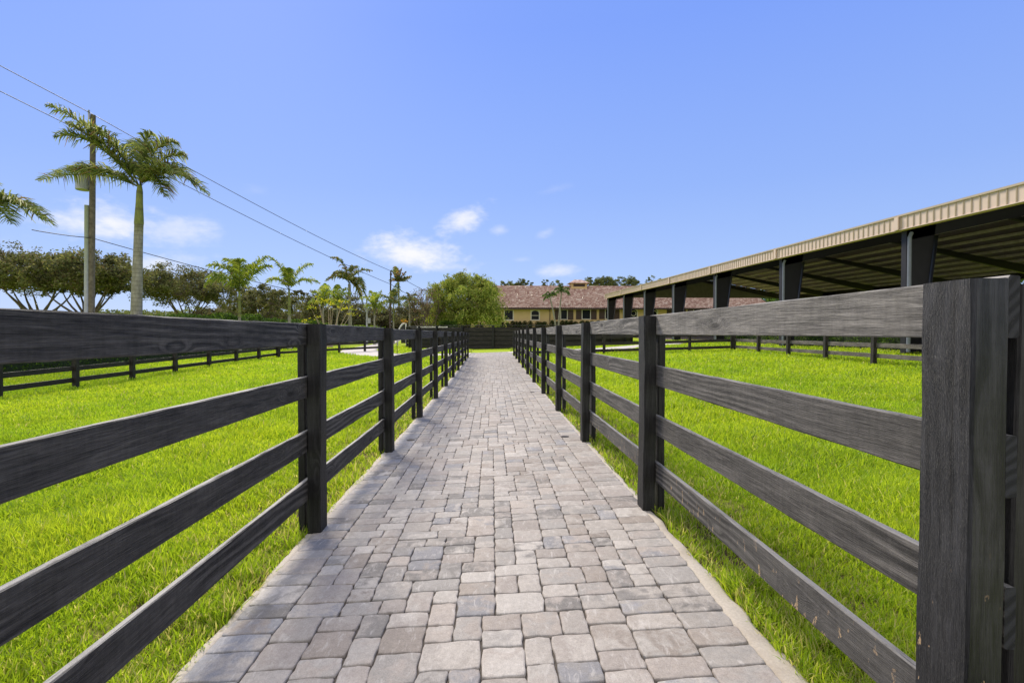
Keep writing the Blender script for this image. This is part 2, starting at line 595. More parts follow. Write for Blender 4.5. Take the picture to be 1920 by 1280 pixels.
def lawn_z(X, Y):
    z = gz(X, Y)
    ax = np.abs(X)
    off = sst(ax, 1.15, 1.35)
    bumps = (np.sin(X * 1.7 + Y * 0.9) * np.sin(Y * 1.3 - X * 0.6) * 0.018 + np.sin(X * 4.1 + 1) * np.sin(Y * 3.7) * 0.010) * sst(ax, 1.3, 2.2)
    return z - 0.040 + off * 0.012 + bumps * sst(60 - Y, 0, 10)


xs = np.unique(np.concatenate([-np.geomspace(24, 900, 22), np.linspace(-24, -2.4, 90), np.linspace(-2.4, 2.4, 61), np.linspace(2.4, 30, 100), np.geomspace(30, 900, 22)]))
ys = np.unique(np.concatenate([np.linspace(-12, 0, 16), np.linspace(0, 36, 200), np.linspace(36, 90, 90), np.geomspace(90, 3000, 24)]))
GX, GY = np.meshgrid(xs, ys)
GZ = lawn_z(GX, GY)
nx, ny = len(xs), len(ys)
idx = np.arange(nx * ny).reshape(ny, nx)
q = np.stack([idx[:-1, :-1].ravel(), idx[:-1, 1:].ravel(), idx[1:, 1:].ravel(), idx[1:, :-1].ravel()], 1)
tag(link('ground', np_mesh('ground', np.stack([GX.ravel(), GY.ravel(), GZ.ravel()], 1), q, smooth=True), M['ground']), kind='structure')

# ------------------------------------------------------------------ paver path
PL, PR = -1.202, 1.115
Y0, Y1 = -1.0, 30.6


def path_z(x, y):
    return gz(x, y) + 0.0


PAL = [((0.41, 0.382, 0.352), 7), ((0.37, 0.335, 0.308), 5), ((0.33, 0.315, 0.298), 5), ((0.46, 0.435, 0.405), 4), ((0.285, 0.285, 0.30), 1.2), ((0.31, 0.275, 0.245), 2.0), ((0.22, 0.21, 0.20), 1.5), ((0.40, 0.36, 0.325), 2.0)]
PALC = np.array([p[0] for p in PAL])
PALW = np.array([p[1] for p in PAL])
PALW = PALW / PALW.sum()
u = 0.0615
stones = []                                       # x0, x1, y0, y1, border
bw = 0.235
ncol = int(round((PR - PL - 2 * bw) / 0.0612))
ux = (PR - PL - 2 * bw) / ncol
nrow = int((Y1 - Y0) / u)
occ = np.zeros((nrow + 8, ncol), dtype=bool)
for r in range(nrow):
    c = 0
    while c < ncol:
        if occ[r, c]:
            c += 1
            continue
        L = 0
        while c + L < ncol and not occ[r, c + L]:
            L += 1
        opts = [w for w in (2, 3, 4) if w <= L and L - w != 1]
        if not opts:
            opts = [min(L, 4)]
        w = random.choices(opts, [{2: 2.0, 3: 4.6, 4: 2.6}.get(o_, 1) for o_ in opts])[0]
        h = random.choices([2, 3], [5.0, 5.0 if w < 4 else 3.4])[0]
        occ[r:r + h, c:c + w] = True
        stones.append((PL + bw + c * ux, PL + bw + (c + w) * ux, Y0 + r * u, Y0 + (r + h) * u, 0))
        c += w
for side in (0, 1):
    y = Y0
    while y < Y1:
        h = random.choice([0.125, 0.125, 0.185, 0.13])
        if side == 0:
            stones.append((PL, PL + bw, y, y + h, 1))
        else:
            stones.append((PR - bw, PR, y, y + h, 2))
        y += h
NP_ = 28
V, Q, T, C1, C2 = [], [], [], [], []


def warp_x(x, y):
    k = 1.0 - 0.060 * (1 - sst(y, 1.8, 4.2))
    return np.where(x > 0, x * k, x)


for (x0, x1, y0, y1, bd) in stones:
    g = 0.0012 + 0.0014 * rng.random()
    cx, cy = (x0 + x1) / 2, (y0 + y1) / 2
    hx, hy = (x1 - x0) / 2 - g, (y1 - y0) / 2 - g
    r = min(0.026, 0.2 * min(hx, hy) + 0.008 + 0.01 * rng.random())
    ang = np.linspace(0, 2 * np.pi, NP_, endpoint=False) + np.pi / NP_
    # points of a rounded rectangle
    ca, sa_ = np.cos(ang), np.sin(ang)
    p_ = rng.uniform(12, 24)
    ca, sa_ = ca * 1.0, sa_ * 1.0
    rad = (np.abs(ca) ** p_ + np.abs(sa_) ** p_) ** (-1 / p_)
    px, py = rad * ca * hx, rad * sa_ * hy
    ph = rng.random(4) * 6.28
    wob = 0.0022 * (np.sin(3 * ang + ph[0]) + np.sin(5 * ang + ph[1])) + 0.0008 * rng.standard_normal(NP_)
    rot = rng.normal(0, 0.007)
    tx, ty = rng.normal(0, 0.006), rng.normal(0, 0.006)
    dz = rng.normal(0, 0.0013)
    zs = path_z(cx, cy)
    sl = (path_z(cx + 0.1, cy) - zs) / 0.1
    base = len(V) * 1
    rings = [(1.0, -0.030), (1.0, -0.0075), (0.975, -0.0026), (0.93, -0.0006), (0.82, 0.0)]
    col = PALC[rng.choice(len(PALC), p=PALW)] * rng.uniform(0.88, 1.12)
    col2 = PALC[rng.choice(len(PALC), p=PALW)] * rng.uniform(0.9, 1.1)
    if bd == 1 and rng.random() < 0.6:
        col = np.array((0.27, 0.275, 0.295)) * rng.uniform(0.85, 1.15)
    o = len(V)
    for (sc, zz) in rings:
        sxk = 1 - (1 - sc) * 0.07 / hx * 0.9
        syk = 1 - (1 - sc) * 0.07 / hy * 0.9
        for k in range(NP_):
            ax_ = px[k] * sxk + wob[k] * ca[k]
            ay_ = py[k] * syk + wob[k] * sa_[k]
            X = cx + ax_ - ay_ * rot
            Yv = cy + ay_ + ax_ * rot
            V.append((X, Yv, zs + sl * (X - cx) + zz + dz + tx * ax_ + ty * ay_))
            C1.append(col)
            C2.append(col2)
    V.append((cx, cy, zs + dz + 0.0012))
    C1.append(col)
    C2.append(col2)
    for i in range(len(rings) - 1):
        for k in range(NP_):
            k2 = (k + 1) % NP_
            Q.append((o + i * NP_ + k, o + i * NP_ + k2, o + (i + 1) * NP_ + k2, o + (i + 1) * NP_ + k))
    e = o + (len(rings) - 1) * NP_
    for k in range(NP_):
        T.append((e + k, e + (k + 1) % NP_, o + len(rings) * NP_))
V = np.array(V)
V[:, 0] = warp_x(V[:, 0], V[:, 1])
path = link('path', np_mesh('path', V, Q, T, np.array(C1), True, np.array(C2)), M['paver'])
tag(path, kind='structure')


def ribbon(name, pts, m, kind='structure', zoff=0.0, thick=0.0):
    """pts: rows of (xl, yl, xr, yr); lies on the terrain"""
    V_, Q_ = [], []
    n = 9
    for (xl, yl, xr, yr) in pts:
        for k in range(n):
            s = k / (n - 1)
            x, y = xl + (xr - xl) * s, yl + (yr - yl) * s
            V_.append((x, y, gzf(x, y) + zoff))
    for i in range(len(pts) - 1):
        for k in range(n - 1):
            a = i * n + k
            Q_.append((a, a + 1, a + n + 1, a + n))
    if thick:
        o = len(V_)
        V_ += [(x, y, z - thick) for (x, y, z) in V_]
        for i in range(len(pts) - 1):
            for a, b in ((i * n, (i + 1) * n), ((i + 1) * n + n - 1, i * n + n - 1)):
                Q_.append((a, b, b + o, a + o))
        Q_.append(tuple([0, o, o + n - 1, n - 1]))
    ob = link(name, np_mesh(name, np.array(V_), Q_, smooth=False), m)
    tag(ob, kind=kind)
    return ob


ribbon('paving', [(-7.5, y, 7.5, y) for y in np.linspace(-11, 0.35, 14)], M['drive'], zoff=-0.016)  # unseen slab added behind the viewer to cut green bounce light
rows = [(PL - 0.02, y, warp_x(PR, y) + 0.02, y) for y in np.linspace(Y0, Y1 + 0.1, 90)]
ribbon('path_bed', rows, M['sand'], zoff=-0.011)


def edging(side):
    V_, Q_ = [], []
    ysn = np.arange(Y0, 28.0, 0.06)
    for i, y in enumerate(ysn):
        jit = 0.008 * math.sin(y * 1.1 + side) + 0.004 * math.sin(y * 5.3) + 0.005 * math.sin(y * 17.0 + side) + 0.003 * rng.standard_normal()
        if side < 0:
            xi, xo = PL + 0.012, PL - 0.052 + jit
        else:
            xi, xo = float(warp_x(PR, y)) - 0.012, PR + 0.046 + jit * 1.4
        w = xo - xi
        zi, zo = gzf(xi, y), gzf(xo, y)
        for s, dz in ((0, -0.035), (0.0, -0.006), (0.35, -0.002), (0.8, -0.006), (1.0, -0.018), (1.05, -0.09)):
            V_.append((xi + w * s, y, zi + (zo - zi) * s + dz + 0.0012 * rng.standard_normal()))
        if i:
            for k in range(5):
                a = (i - 1) * 6 + k
                Q_.append((a, a + 1, a + 7, a + 6) if side < 0 else (a, a + 6, a + 7, a + 1))
    ob = link('path_edging', np_mesh('path_edging', np.array(V_), Q_, smooth=True), M['edging'])
    tag(ob, kind='structure')


edging(-1)
edging(1)


def road(name, ctr, width, m, zoff):
    ctr = [Vector((a, b, 0)) for a, b in ctr]
    P = []
    for i in range(len(ctr) - 1):                 # Catmull-Rom through the centre points
        p0, p1, p2, p3 = ctr[max(i - 1, 0)], ctr[i], ctr[i + 1], ctr[min(i + 2, len(ctr) - 1)]
        for k in range(10):
            s = k / 10
            P.append(0.5 * ((2 * p1) + (p2 - p0) * s + (2 * p0 - 5 * p1 + 4 * p2 - p3) * s * s + (3 * p1 - p0 - 3 * p2 + p3) * s ** 3))
    P.append(ctr[-1])
    rws = []
    for i, p in enumerate(P):
        d = (P[min(i + 1, len(P) - 1)] - P[max(i - 1, 0)]).normalized()
        nrm = Vector((-d.y, d.x, 0)) * width / 2
        rws.append((p.x + nrm.x, p.y + nrm.y, p.x - nrm.x, p.y - nrm.y))
    return ribbon(name, rws, m, zoff=zoff, thick=0.12)


road('driveway', [(-1.24, 29.3), (-3.5, 29.4), (-6.2, 30.6), (-8.8, 34.5), (-10.8, 43), (-12.8, 60), (-18, 95), (-34, 140)], 2.6, M['drive'], 0.010)
road('footpath', [(1.14, 29.2), (4.0, 29.8), (8.0, 32.0), (12.5, 36.5), (16.4, 41.5), (22, 44)], 2.2, M['drive'], 0.014)

# ------------------------------------------------------------------ timber pieces
_timber_cache = {}


def timber(name, length, w, th, m, parent, origin, direction, key=None, up=(0, 0, 1), rough_end=0.0016):
    """a sawn piece: its own x runs along its length, z is its width w, y its thickness th"""
    n = max(2, int(length / 0.16))
    V_, Q_ = [], []
    c = min(0.004, th * 0.15) if name == 'rail' else 0.006
    if name == 'post':
        rough_end = 0.0028
    prof = [(-th / 2, -w / 2 + c), (-th / 2 + c, -w / 2), (th / 2 - c, -w / 2), (th / 2, -w / 2 + c),
            (th / 2, w / 2 - c), (th / 2 - c, w / 2), (-th / 2 + c, w / 2), (-th / 2, w / 2 - c)]
    b1, b2 = rng.normal(0, 0.0016), rng.normal(0, 0.0022)
    p1, p2 = rng.random() * 6, rng.random() * 6
    for i in range(n + 1):
        s = i / n
        bow = b1 * math.sin(math.pi * s * 2 + p1), b2 * math.sin(math.pi * s * 1.5 + p2)
        for (a, b) in prof:
            V_.append((length * s, a + bow[0] + rng.normal(0, rough_end * 0.3), b + bow[1] + rng.normal(0, rough_end * 0.45)))
    for i in range(n):
        for k in range(8):
            k2 = (k + 1) % 8
            Q_.append((i * 8 + k, (i + 1) * 8 + k, (i + 1) * 8 + k2, i * 8 + k2))
    vs = [tuple(v) for v in V_]
    fs = [tuple(q_) for q_ in Q_] + [tuple(range(8)), tuple(n * 8 + k for k in reversed(range(8)))]
    me = bpy.data.meshes.new(name)
    me.from_pydata(vs, [], fs)
    me.update()
    o = link(name, me, m, parent)
    X = Vector(direction).normalized()
    U = Vector(up)
    Yv = U.cross(X).normalized()
    Z = X.cross(Yv)
    o.matrix_basis = Matrix.Translation(Vector(origin)) @ Matrix((X, Yv, Z)).transposed().to_4x4()
    return o


PITCHB = [0.0, 0.351, 0.700, 1.043]
BW, BT = 0.142, 0.027


def fence(name, label, posts, nrm, ztop, group=None, pm='post', bm='board', span=2, outer=True, pw=0.087, pd=0.140, first_post=None, last_board=None, ext=(0.0, 0.0), nb=4):
    """posts: plan points of each post's face on the viewer's side; nrm: unit vector towards the boards' side"""
    root = empty(name, (posts[0][0], posts[0][1], gzf(*posts[0])))
    tag(root, label, 'fence', group)
    inv = Matrix.Translation(-root.location)
    nrm = Vector((nrm[0], nrm[1], 0))
    P = [Vector((a, b, 0)) for a, b in posts]
    along0 = (P[-1] - P[0]).normalized()

    def put(o):
        o.matrix_basis = inv @ o.matrix_basis

    for i, p in enumerate(P):
        al = (P[min(i + 1, len(P) - 1)] - P[max(i - 1, 0)]).normalized()
        zt = ztop(p.x, p.y)
        zb = gzf(p.x, p.y) - 0.25
        c = p + nrm * pw / 2 + al * pd / 2
        mm = M[first_post] if (first_post and i == 0) else M[pm]
        lean = Vector((rng.normal(0, 0.0025), rng.normal(0, 0.0025), 1)) if i else Vector((0, 0, 1))
        put(timber('post', zt - zb, pw, pd, mm, root, (c.x, c.y, zb), lean, up=nrm))
        if outer:
            bw2 = 0.07 if (first_post and i == 0) else 0.05
            c2 = p + nrm * (pw + BT + 0.006 + bw2 / 2) + al * ((0.012 if bw2 > 0.05 else 0.05) + pd / 2)
            put(timber('backing_post', zt - 0.012 - zb, bw2, pd, M[pm], root, (c2.x, c2.y, zb), (0, 0, 1), up=nrm))
    i = 0
    while i < len(P) - 1:
        j = min(i + span, len(P) - 1)
        for b in range(nb):
            mm = M[bm]
            if last_board and b == nb - 1 and i == 0:
                mm = M[last_board]
            if last_board and b == 0:
                mm = M['board_worn']
            a, c = P[i], P[j]
            al = (c - a).normalized()
            A = a + nrm * (pw + 0.0015 + BT / 2) + al * (0.0015 if i else -ext[0])
            B = c + nrm * (pw + 0.0015 + BT / 2) - al * (0.0015 if j < len(P) - 1 else -ext[1])
            jz = rng.normal(0, 0.004)
            za = ztop(a.x, a.y) - PITCHB[b] - BW / 2 + jz
            zc = ztop(c.x, c.y) - PITCHB[b] - BW / 2 + jz
            A.z, B.z = za, zc
            put(timber('rail', (B - A).length, BW, BT, mm, root, A, B - A))
        i = j
    return root


LX, RX = -1.143, 1.078
SP = 2.44
ltop = lambda x, y: EYE + 0.060 - 0.0021 * (y - 3.4)
rtop = lambda x, y: EYE + 0.122 - 0.0004 * (y - 3.4)
fence('board_fence', 'long black four-rail board fence along the left edge of the paver path', [(LX, 3.43 + SP * i) for i in range(-1, 10)], (-1, 0), ltop,
      'fences lining the paver path', ext=(0.0, 0.14))
fence('board_fence', 'black board fence along the right edge of the path, ending in the big near post', [(RX, 1.098)] + [(RX, 3.55 + SP * i) for i in range(0, 10)], (1, 0), rtop,
      'fences lining the paver path', first_post='post_chip', last_board='board_chip', bm='board_grey', ext=(-0.004, 0.14))

gtop = lambda x, y: gzf(x, y) + 1.36
pts = [(-12.6, 15.9 - SP * 4 + SP * i) for i in range(11)]
ltop2 = lambda x, y: 1.063 + 0.012 * (y - 15.1)
fence('paddock_fence', 'dark rail fence along the far left side of the left lawn, before the hedge', pts, (-1, 0), ltop2,
      'fences around the two lawns', pm='far_board', bm='far_board', ext=(0, 0.1))
a, b = Vector((-12.55, 30.4)), Vector((-7.55, 37.25))
n_ = 4
d_ = (b - a) / n_
nn = Vector((-d_.y, d_.x)).normalized()
fence('paddock_fence', 'dark rail fence closing the back of the left lawn near the concrete drive', [tuple(a + d_ * i) for i in range(n_ + 1)], (nn.x, nn.y), gtop,
      'fences around the two lawns', pm='far_board', bm='far_board')
rt2 = lambda x, y: EYE + 0.365 + 0.004 * (y - 17)
fence('paddock_fence', 'brown grey rail fence along the right lawn below the arena columns', [(12.65, 26.1 - SP * i) for i in range(9)][::-1], (1, 0), rt2,
      'fences around the two lawns', pm='far_board', bm='far_board_grey', ext=(0, 0.09))
rt3 = lambda x, y: EYE + 0.05 + 0.026 * x
fence('paddock_fence', 'dark rail fence closing the back of the right lawn in front of the round pen', [(1.25 + (12.55 - 1.25) * i / 5, 26.15) for i in range(6)], (0, 1), rt3,
      'fences around the two lawns', pm='far_board', bm='far_board', outer=False)

# ------------------------------------------------------------------ round pen
PC, PRAD = Vector((2.5, 46.0)), 10.0
pen = empty('round_pen', (PC.x, PC.y, gzf(PC.x, PC.y)))
tag(pen, 'big round black board pen beyond the end of the path, before the barn', 'riding pen')
zb_pen = 0.24
NS = 26
for i in range(NS):
    a0, a1 = 2 * math.pi * i / NS, 2 * math.pi * (i + 1) / NS
    A = Vector((PC.x + PRAD * math.sin(a0), PC.y - PRAD * math.cos(a0), 0))
    B = Vector((PC.x + PRAD * math.sin(a1), PC.y - PRAD * math.cos(a1), 0))
    out_ = Vector((math.sin(a0), -math.cos(a0), 0))
    o = timber('post', 1.66 + 0.3, 0.14, 0.14, M['post'], pen, (A.x, A.y, zb_pen - 0.3), (0, 0, 1), up=out_)
    o.matrix_basis = Matrix.Translation(-pen.location) @ o.matrix_basis
    inn = -out_ * 0.09
    A2, B2 = A - out_ * 0.15, B - Vector((math.sin(a1), -math.cos(a1), 0)) * 0.15
    A2.z = B2.z = zb_pen + 0.74
    o = timber('kick_board', (B2 - A2).length, 1.62, 0.02, M['post'], pen, A2, B2 - A2)
    o.matrix_basis = Matrix.Translation(-pen.location) @ o.matrix_basis
    for k, z in enumerate((0.03, 0.34, 0.66, 0.98, 1.29, 1.585)):
        w = 0.25 if k < 5 else 0.10
        if k == 5:
            A2, B2 = A.copy(), B.copy()
            A2.z = B2.z = zb_pen + 1.66 + 0.02
            o = timber('top_rail', (B2 - A2).length, 0.035, 0.18, M['board'], pen, A2, B2 - A2)
        else:
            A2, B2 = A + inn, B + inn
            A2.z = B2.z = zb_pen + z + 0.09
            o = timber('rail', (B2 - A2).length, w, 0.035, M['far_board'], pen, A2, B2 - A2)
        o.matrix_basis = Matrix.Translation(-pen.location) @ o.matrix_basis

# ------------------------------------------------------------------ grass
NB = 1100000
dd = np.exp(rng.uniform(np.log(1.0), np.log(48.0), NB))
sx = rng.uniform(-1, 1, NB) * (1.18 * dd + 1.2) + 0.03 * dd
X, Y = sx, dd
keep = (X > -19.0) & (X < 18.5) & ((X < PL - 0.03) | (X > PR + 0.025 + 0.02 * np.sin(Y * 6.0)))
# thin, patchy turf next to the fences
pn = np.sin(X * 7.3 + 2 * np.sin(Y * 3.1)) * np.sin(Y * 6.1 + 1.7 * np.sin(X * 5.0)) + 0.5 * np.sin(X * 17 + Y * 13)
bare = (np.abs(X) < 2.1) & (pn > -0.30 + 1.5 * np.maximum(np.abs(X) - 1.40, 0))
lip = (X > PR - 0.0) & (X < PR + 0.22) | (X < PL) & (X > PL - 0.2)
keep &= ~(bare & ~(lip & (rng.random(NB) < 0.40)) & (rng.random(NB) < 0.68))
drv = (Y > 27.95) & (Y < 30.75) & (X > -6) & (X < 6)
keep &= ~drv


def seg_far(X, Y, pts, w):
    k = np.ones(len(X), dtype=bool)
    for (x0, y0), (x1, y1) in zip(pts[:-1], pts[1:]):
        dx, dy = x1 - x0, y1 - y0
        t_ = np.clip(((X - x0) * dx + (Y - y0) * dy) / (dx * dx + dy * dy), 0, 1)
        k &= np.hypot(X - x0 - t_ * dx, Y - y0 - t_ * dy) > w
    return k


keep &= seg_far(X, Y, [(-3.5, 29.4), (-6.2, 30.6), (-8.8, 34.5), (-10.8, 43), (-12.8, 60)], 1.36)
keep &= seg_far(X, Y, [(1, 29.2), (4.0, 29.8), (8.0, 32.0), (12.5, 36.5), (16.4, 41.5)], 1.16)
keep &= np.hypot(X - PC.x, Y - PC.y) > 10.2
keep &= ~((X < PR + 0.02) & (X > PL - 0.02))
X, Y = X[keep], Y[keep]
n = len(X)
Z = lawn_z(X, Y) - 0.008
edge = (0.62 + 0.38 * sst(np.abs(X), 1.3, 2.3)) * (1 + 0.5 * (np.sin(Y * 9 + 3 * np.sin(Y * 2.3)) > 0.55) * (np.abs(X) < 1.55))
tuft = 0.80 + 0.35 * np.sin(X * 3.1 + np.sin(Y * 2.2) * 2) * np.sin(Y * 2.7 + 1)
ln = (0.118 + 0.0010 * Y) * edge * tuft * rng.uniform(0.45, 1.3, n)
wd = (0.00135 + 0.00070 * Y) * rng.uniform(0.6, 1.4, n)
azm = rng.uniform(0, 2 * np.pi, n)
lean = rng.uniform(0.10, 0.85, n)
dirx, diry = np.cos(azm), np.sin(azm)
fa = rng.uniform(0, 2 * np.pi, n)
wx, wy = np.cos(fa) * wd, np.sin(fa) * wd
V = np.zeros((n, 7, 3), dtype=np.float32)
for i, (s, wf) in enumerate(((0, 1.0), (0.42, 0.95), (0.78, 0.6), (1.0, 0.0))):
    ox = dirx * ln * lean * s ** 1.8
    oy = diry * ln * lean * s ** 1.8
    oz = ln * s * (1 - 0.35 * lean * s)
    if i < 3:
        V[:, 2 * i] = np.stack([X + ox - wx * wf, Y + oy - wy * wf, Z + oz], 1)
        V[:, 2 * i + 1] = np.stack([X + ox + wx * wf, Y + oy + wy * wf, Z + oz], 1)
    else:
        V[:, 6] = np.stack([X + ox, Y + oy, Z + oz], 1)
b0 = np.arange(n) * 7
Q = np.concatenate([np.stack([b0, b0 + 1, b0 + 3, b0 + 2], 1), np.stack([b0 + 2, b0 + 3, b0 + 5, b0 + 4], 1)])
T = np.stack([b0 + 4, b0 + 5, b0 + 6], 1)
gA, gB, gC, gD = np.array((0.315, 0.450, 0.024)), np.array((0.46, 0.575, 0.045)), np.array((0.20, 0.33, 0.018)), np.array((0.60, 0.56, 0.24))
k = rng.random(n)[:, None]
colr = gA * (1 - k) + gB * k
big = (0.5 + 0.5 * np.sin(X * 0.9 + np.sin(Y * 0.7) * 2) * np.sin(Y * 0.8 + 2))[:, None]
big2 = (0.5 + 0.5 * np.sin(X * 2.6 + 1.3 * np.sin(Y * 1.9 + X)) * np.sin(Y * 2.3 + 1.1 * np.sin(X * 1.7)))[:, None]
colr = colr * (0.78 + 0.20 * big + 0.16 * big2) * np.array([[1.0, 1.0, 1.0]])
colr[:, :1] *= (0.90 + 0.16 * big)
dk = rng.random(n) < 0.16
colr[dk] = gC * rng.uniform(0.8, 1.3, (dk.sum(), 1))
dry = rng.random(n) < (0.03 + 0.22 * (1 - sst(np.abs(X), 1.3, 2.4)))
colr[dry] = gD * rng.uniform(0.6, 1.1, (dry.sum(), 1))
tag(link('grass', np_mesh('grass', V.reshape(-1, 3), Q, T, np.repeat(colr, 7, axis=0)), M['grass']), 'long bright green lawn grass on both sides of the path', 'grass', kind='stuff')


# ------------------------------------------------------------------ foliage helpers
def leaf_quads(P, size, cols, asp=0.5, up=0.25):
    """a small pointed leaf (two triangles as one quad) at each point, in a random direction"""
    n = len(P)
    if not hasattr(size, '__len__'):
        size = np.full(n, size)
    size = size * rng.uniform(0.6, 1.35, n)
    a = rng.standard_normal((n, 3))
    a[:, 2] *= 0.75
    a /= np.linalg.norm(a, axis=1)[:, None]
    b = rng.standard_normal((n, 3))
    b[:, 2] += up
    b = np.cross(a, b)
    b /= np.linalg.norm(b, axis=1)[:, None]
    c = np.cross(a, b)
    s = size[:, None]
    V_ = np.stack([P - a * s * .5, P + b * s * asp * .5 + c * s * .06, P + a * s * .5, P - b * s * asp * .5 + c * s * .06], 1)
    i0 = np.arange(n) * 4
    return V_.reshape(-1, 3), np.stack([i0, i0 + 1, i0 + 2, i0 + 3], 1), np.repeat(cols, 4, axis=0)


def palette(n, cols, weights=None, jit=0.25):
    cols = np.array(cols)
    i = rng.choice(len(cols), n, p=None if weights is None else np.array(weights) / sum(weights))
    return cols[i] * rng.uniform(1 - jit, 1 + jit, (n, 1))


OAK = [(0.105, 0.12, 0.055), (0.155, 0.17, 0.07), (0.25, 0.24, 0.11), (0.16, 0.12, 0.075)]
DARKT = [(0.11, 0.12, 0.06), (0.155, 0.16, 0.08), (0.22, 0.20, 0.11), (0.15, 0.115, 0.08)]
FRESH = [(0.26, 0.33, 0.06), (0.37, 0.42, 0.09), (0.17, 0.24, 0.06), (0.52, 0.47, 0.14)]


def bez(p0, p1, p2, n=7):
    p0, p1, p2 = Vector(p0), Vector(p1), Vector(p2)
    return [p0 * (1 - t_) ** 2 + p1 * 2 * t_ * (1 - t_) + p2 * t_ ** 2 for t_ in [i / (n - 1) for i in range(n)]]


def tree(name, label, base, r, h, crown_base, stems=5, nleaf=9000, size=0.22, cols=OAK, bark='bark', group=None, clumps=40, spread=0.34, trunk_r=0.16, split=0.25, dense=1.0, flat=0.5, ry=None, cat='tree', domed=True):
    """base point, crown radius r, total height h, crown_base = height where leaves start"""
    base = Vector(base)
    root = empty(name, base)
    tag(root, label, cat, group)
    ry = ry or r
    cz, hz_ = (h + crown_base) / 2, (h - crown_base) / 2
    cl = []
    while len(cl) < clumps:
        v = rng.uniform(-1, 1, 3)
        rr = np.linalg.norm(v)
        if rr > 1 or rr < 0.25:
            continue
        if domed and v[2] < -0.45 and math.hypot(v[0], v[1]) < 0.35:
            continue
        f = 0.90 if rng.random() < 0.8 else rng.uniform(0.95, 1.14)
        zz = v[2]
        if domed:
            zz = v[2] * (1 - 0.15 * math.hypot(v[0], v[1]))
        cl.append(Vector((v[0] * r * f, v[1] * ry * f, cz + zz * hz_ * f)))
    tb = MB()
    trunk_top = Vector((rng.normal(0, 0.1), rng.normal(0, 0.1), crown_base * split))
    tb.tube([(0, 0, -0.3), trunk_top * 0.5, trunk_top], [trunk_r * 1.25, trunk_r, trunk_r * 0.95], 8)
    mains = []
    for i in range(stems):
        an = 2 * math.pi * (i + rng.random() * 0.7) / stems
        rad = r * (rng.uniform(0.25, 0.66) if domed else rng.uniform(0.3, 0.6))
        tip = Vector((math.cos(an) * rad, math.sin(an) * rad * ry / r, cz - hz_ * (rng.uniform(0.2, 0.75) if domed else rng.uniform(-0.1, 0.45))))
        mid = trunk_top.lerp(tip, 0.5) + Vector((math.cos(an) * rad * .15 + rng.normal(0, .3), rng.normal(0, .3), -0.05 * h * rng.random()))
        pts_ = bez(trunk_top, mid, tip)
        tb.tube(pts_, [trunk_r * 0.62 * (1 - 0.75 * k / 6) for k in range(7)], 6)
        mains.append(pts_)
    for c in cl:
        pts_ = min(mains, key=lambda m_: min((q_ - c).length for q_ in m_[3:]))
        st = min(pts_[2:], key=lambda q_: (q_ - c).length + (0.6 * max(0, q_.z - c.z)))
        mid = st.lerp(c, 0.5) + Vector((rng.normal(0, .15), rng.normal(0, .15), rng.normal(0.05, .12))) * (r / 4)
        tb.tube(bez(st, mid, c, 5), [trunk_r * 0.26, trunk_r * .22, trunk_r * .17, trunk_r * .12, trunk_r * .06], 4, cap=False)
    if domed:                                      # secondary trunks leaning out from the base
        for i in range(3):
            an = 2 * math.pi * (i + rng.random()) / 3
            q2 = mains[(i * 3) % len(mains)][3]
            tb.tube(bez((math.cos(an) * .15, math.sin(an) * .15, -.2), (q2.x * .25 + math.cos(an) * .2, q2.y * .25, trunk_top.z * 1.1), q2, 7), [trunk_r * k for k in (.75, .62, .55, .48, .4, .34, .28)], 6)
    tb.build('trunk', M[bark], root, smooth=True)
    per = int(nleaf / clumps)
    Pn, W = [], []
    for c in cl:
        sc = spread * r / 2.6 * rng.uniform(0.45, 1.5)
        nn_ = int(per * rng.uniform(0.5, 1.5))
        # a few twiglets inside each clump give an uneven outline
        sub = rng.standard_normal((5, 3)) * sc * np.array((1, 1, flat))
        pk = sub[rng.integers(0, 5, nn_)] + rng.standard_normal((nn_, 3)) * sc * 0.42 * np.array((1, 1, 0.8))
        Pn.append(pk + np.array(c))
    P = np.concatenate(Pn)
    tone = np.repeat(rng.uniform(0.75, 1.25, len(cl)), [len(p_) for p_ in Pn])[:, None]
    C = palette(len(P), cols, [3, 3, 2, 1]) * tone
    v_, q_, c_ = leaf_quads(P, size, C)
    link('crown', np_mesh('crown', v_, q_, None, c_), M['leaf'], root)
    return root


# umbrella trees beyond the left hedge
def umb(px, py_base, Y, halfw, py_top, py_cb, label, **kw):
    p = at(px, 624, Y)
    base = Vector((p.x, Y, gzf(p.x, Y)))
    h = at(px, py_top, Y).z - base.z
    cb = at(px, py_cb, Y).z - base.z
    return tree('umbrella_tree', label, base, halfw * Y / F, h, cb, group='spreading trees beyond the left hedge', **kw)


UK = dict(nleaf=30000, clumps=150, spread=0.24, stems=9, split=0.60, size=0.22, trunk_r=0.20, flat=0.5)
umb(72, 590, 47, 108, 472, 556, 'broad dark spreading tree at the left edge of the photo', **UK)
umb(165, 590, 44, 92, 471, 560, 'spreading tree standing behind the wooden utility pole', **UK)
umb(352, 600, 58, 92, 500, 575, 'spreading tree between the tall royal palm and the bright green palm', **UK)
umb(470, 605, 66, 66, 530, 600, 'dark spreading tree behind the bright green palm', **{**UK, 'nleaf': 10000, 'clumps': 50})
umb(498, 605, 60, 52, 530, 600, 'dark tree between the second and third palm of the row', **{**UK, 'nleaf': 9000, 'clumps': 50})
umb(568, 605, 72, 42, 537, 595, 'dark tree just right of the third palm of the row', **{**UK, 'nleaf': 9000, 'clumps': 44})

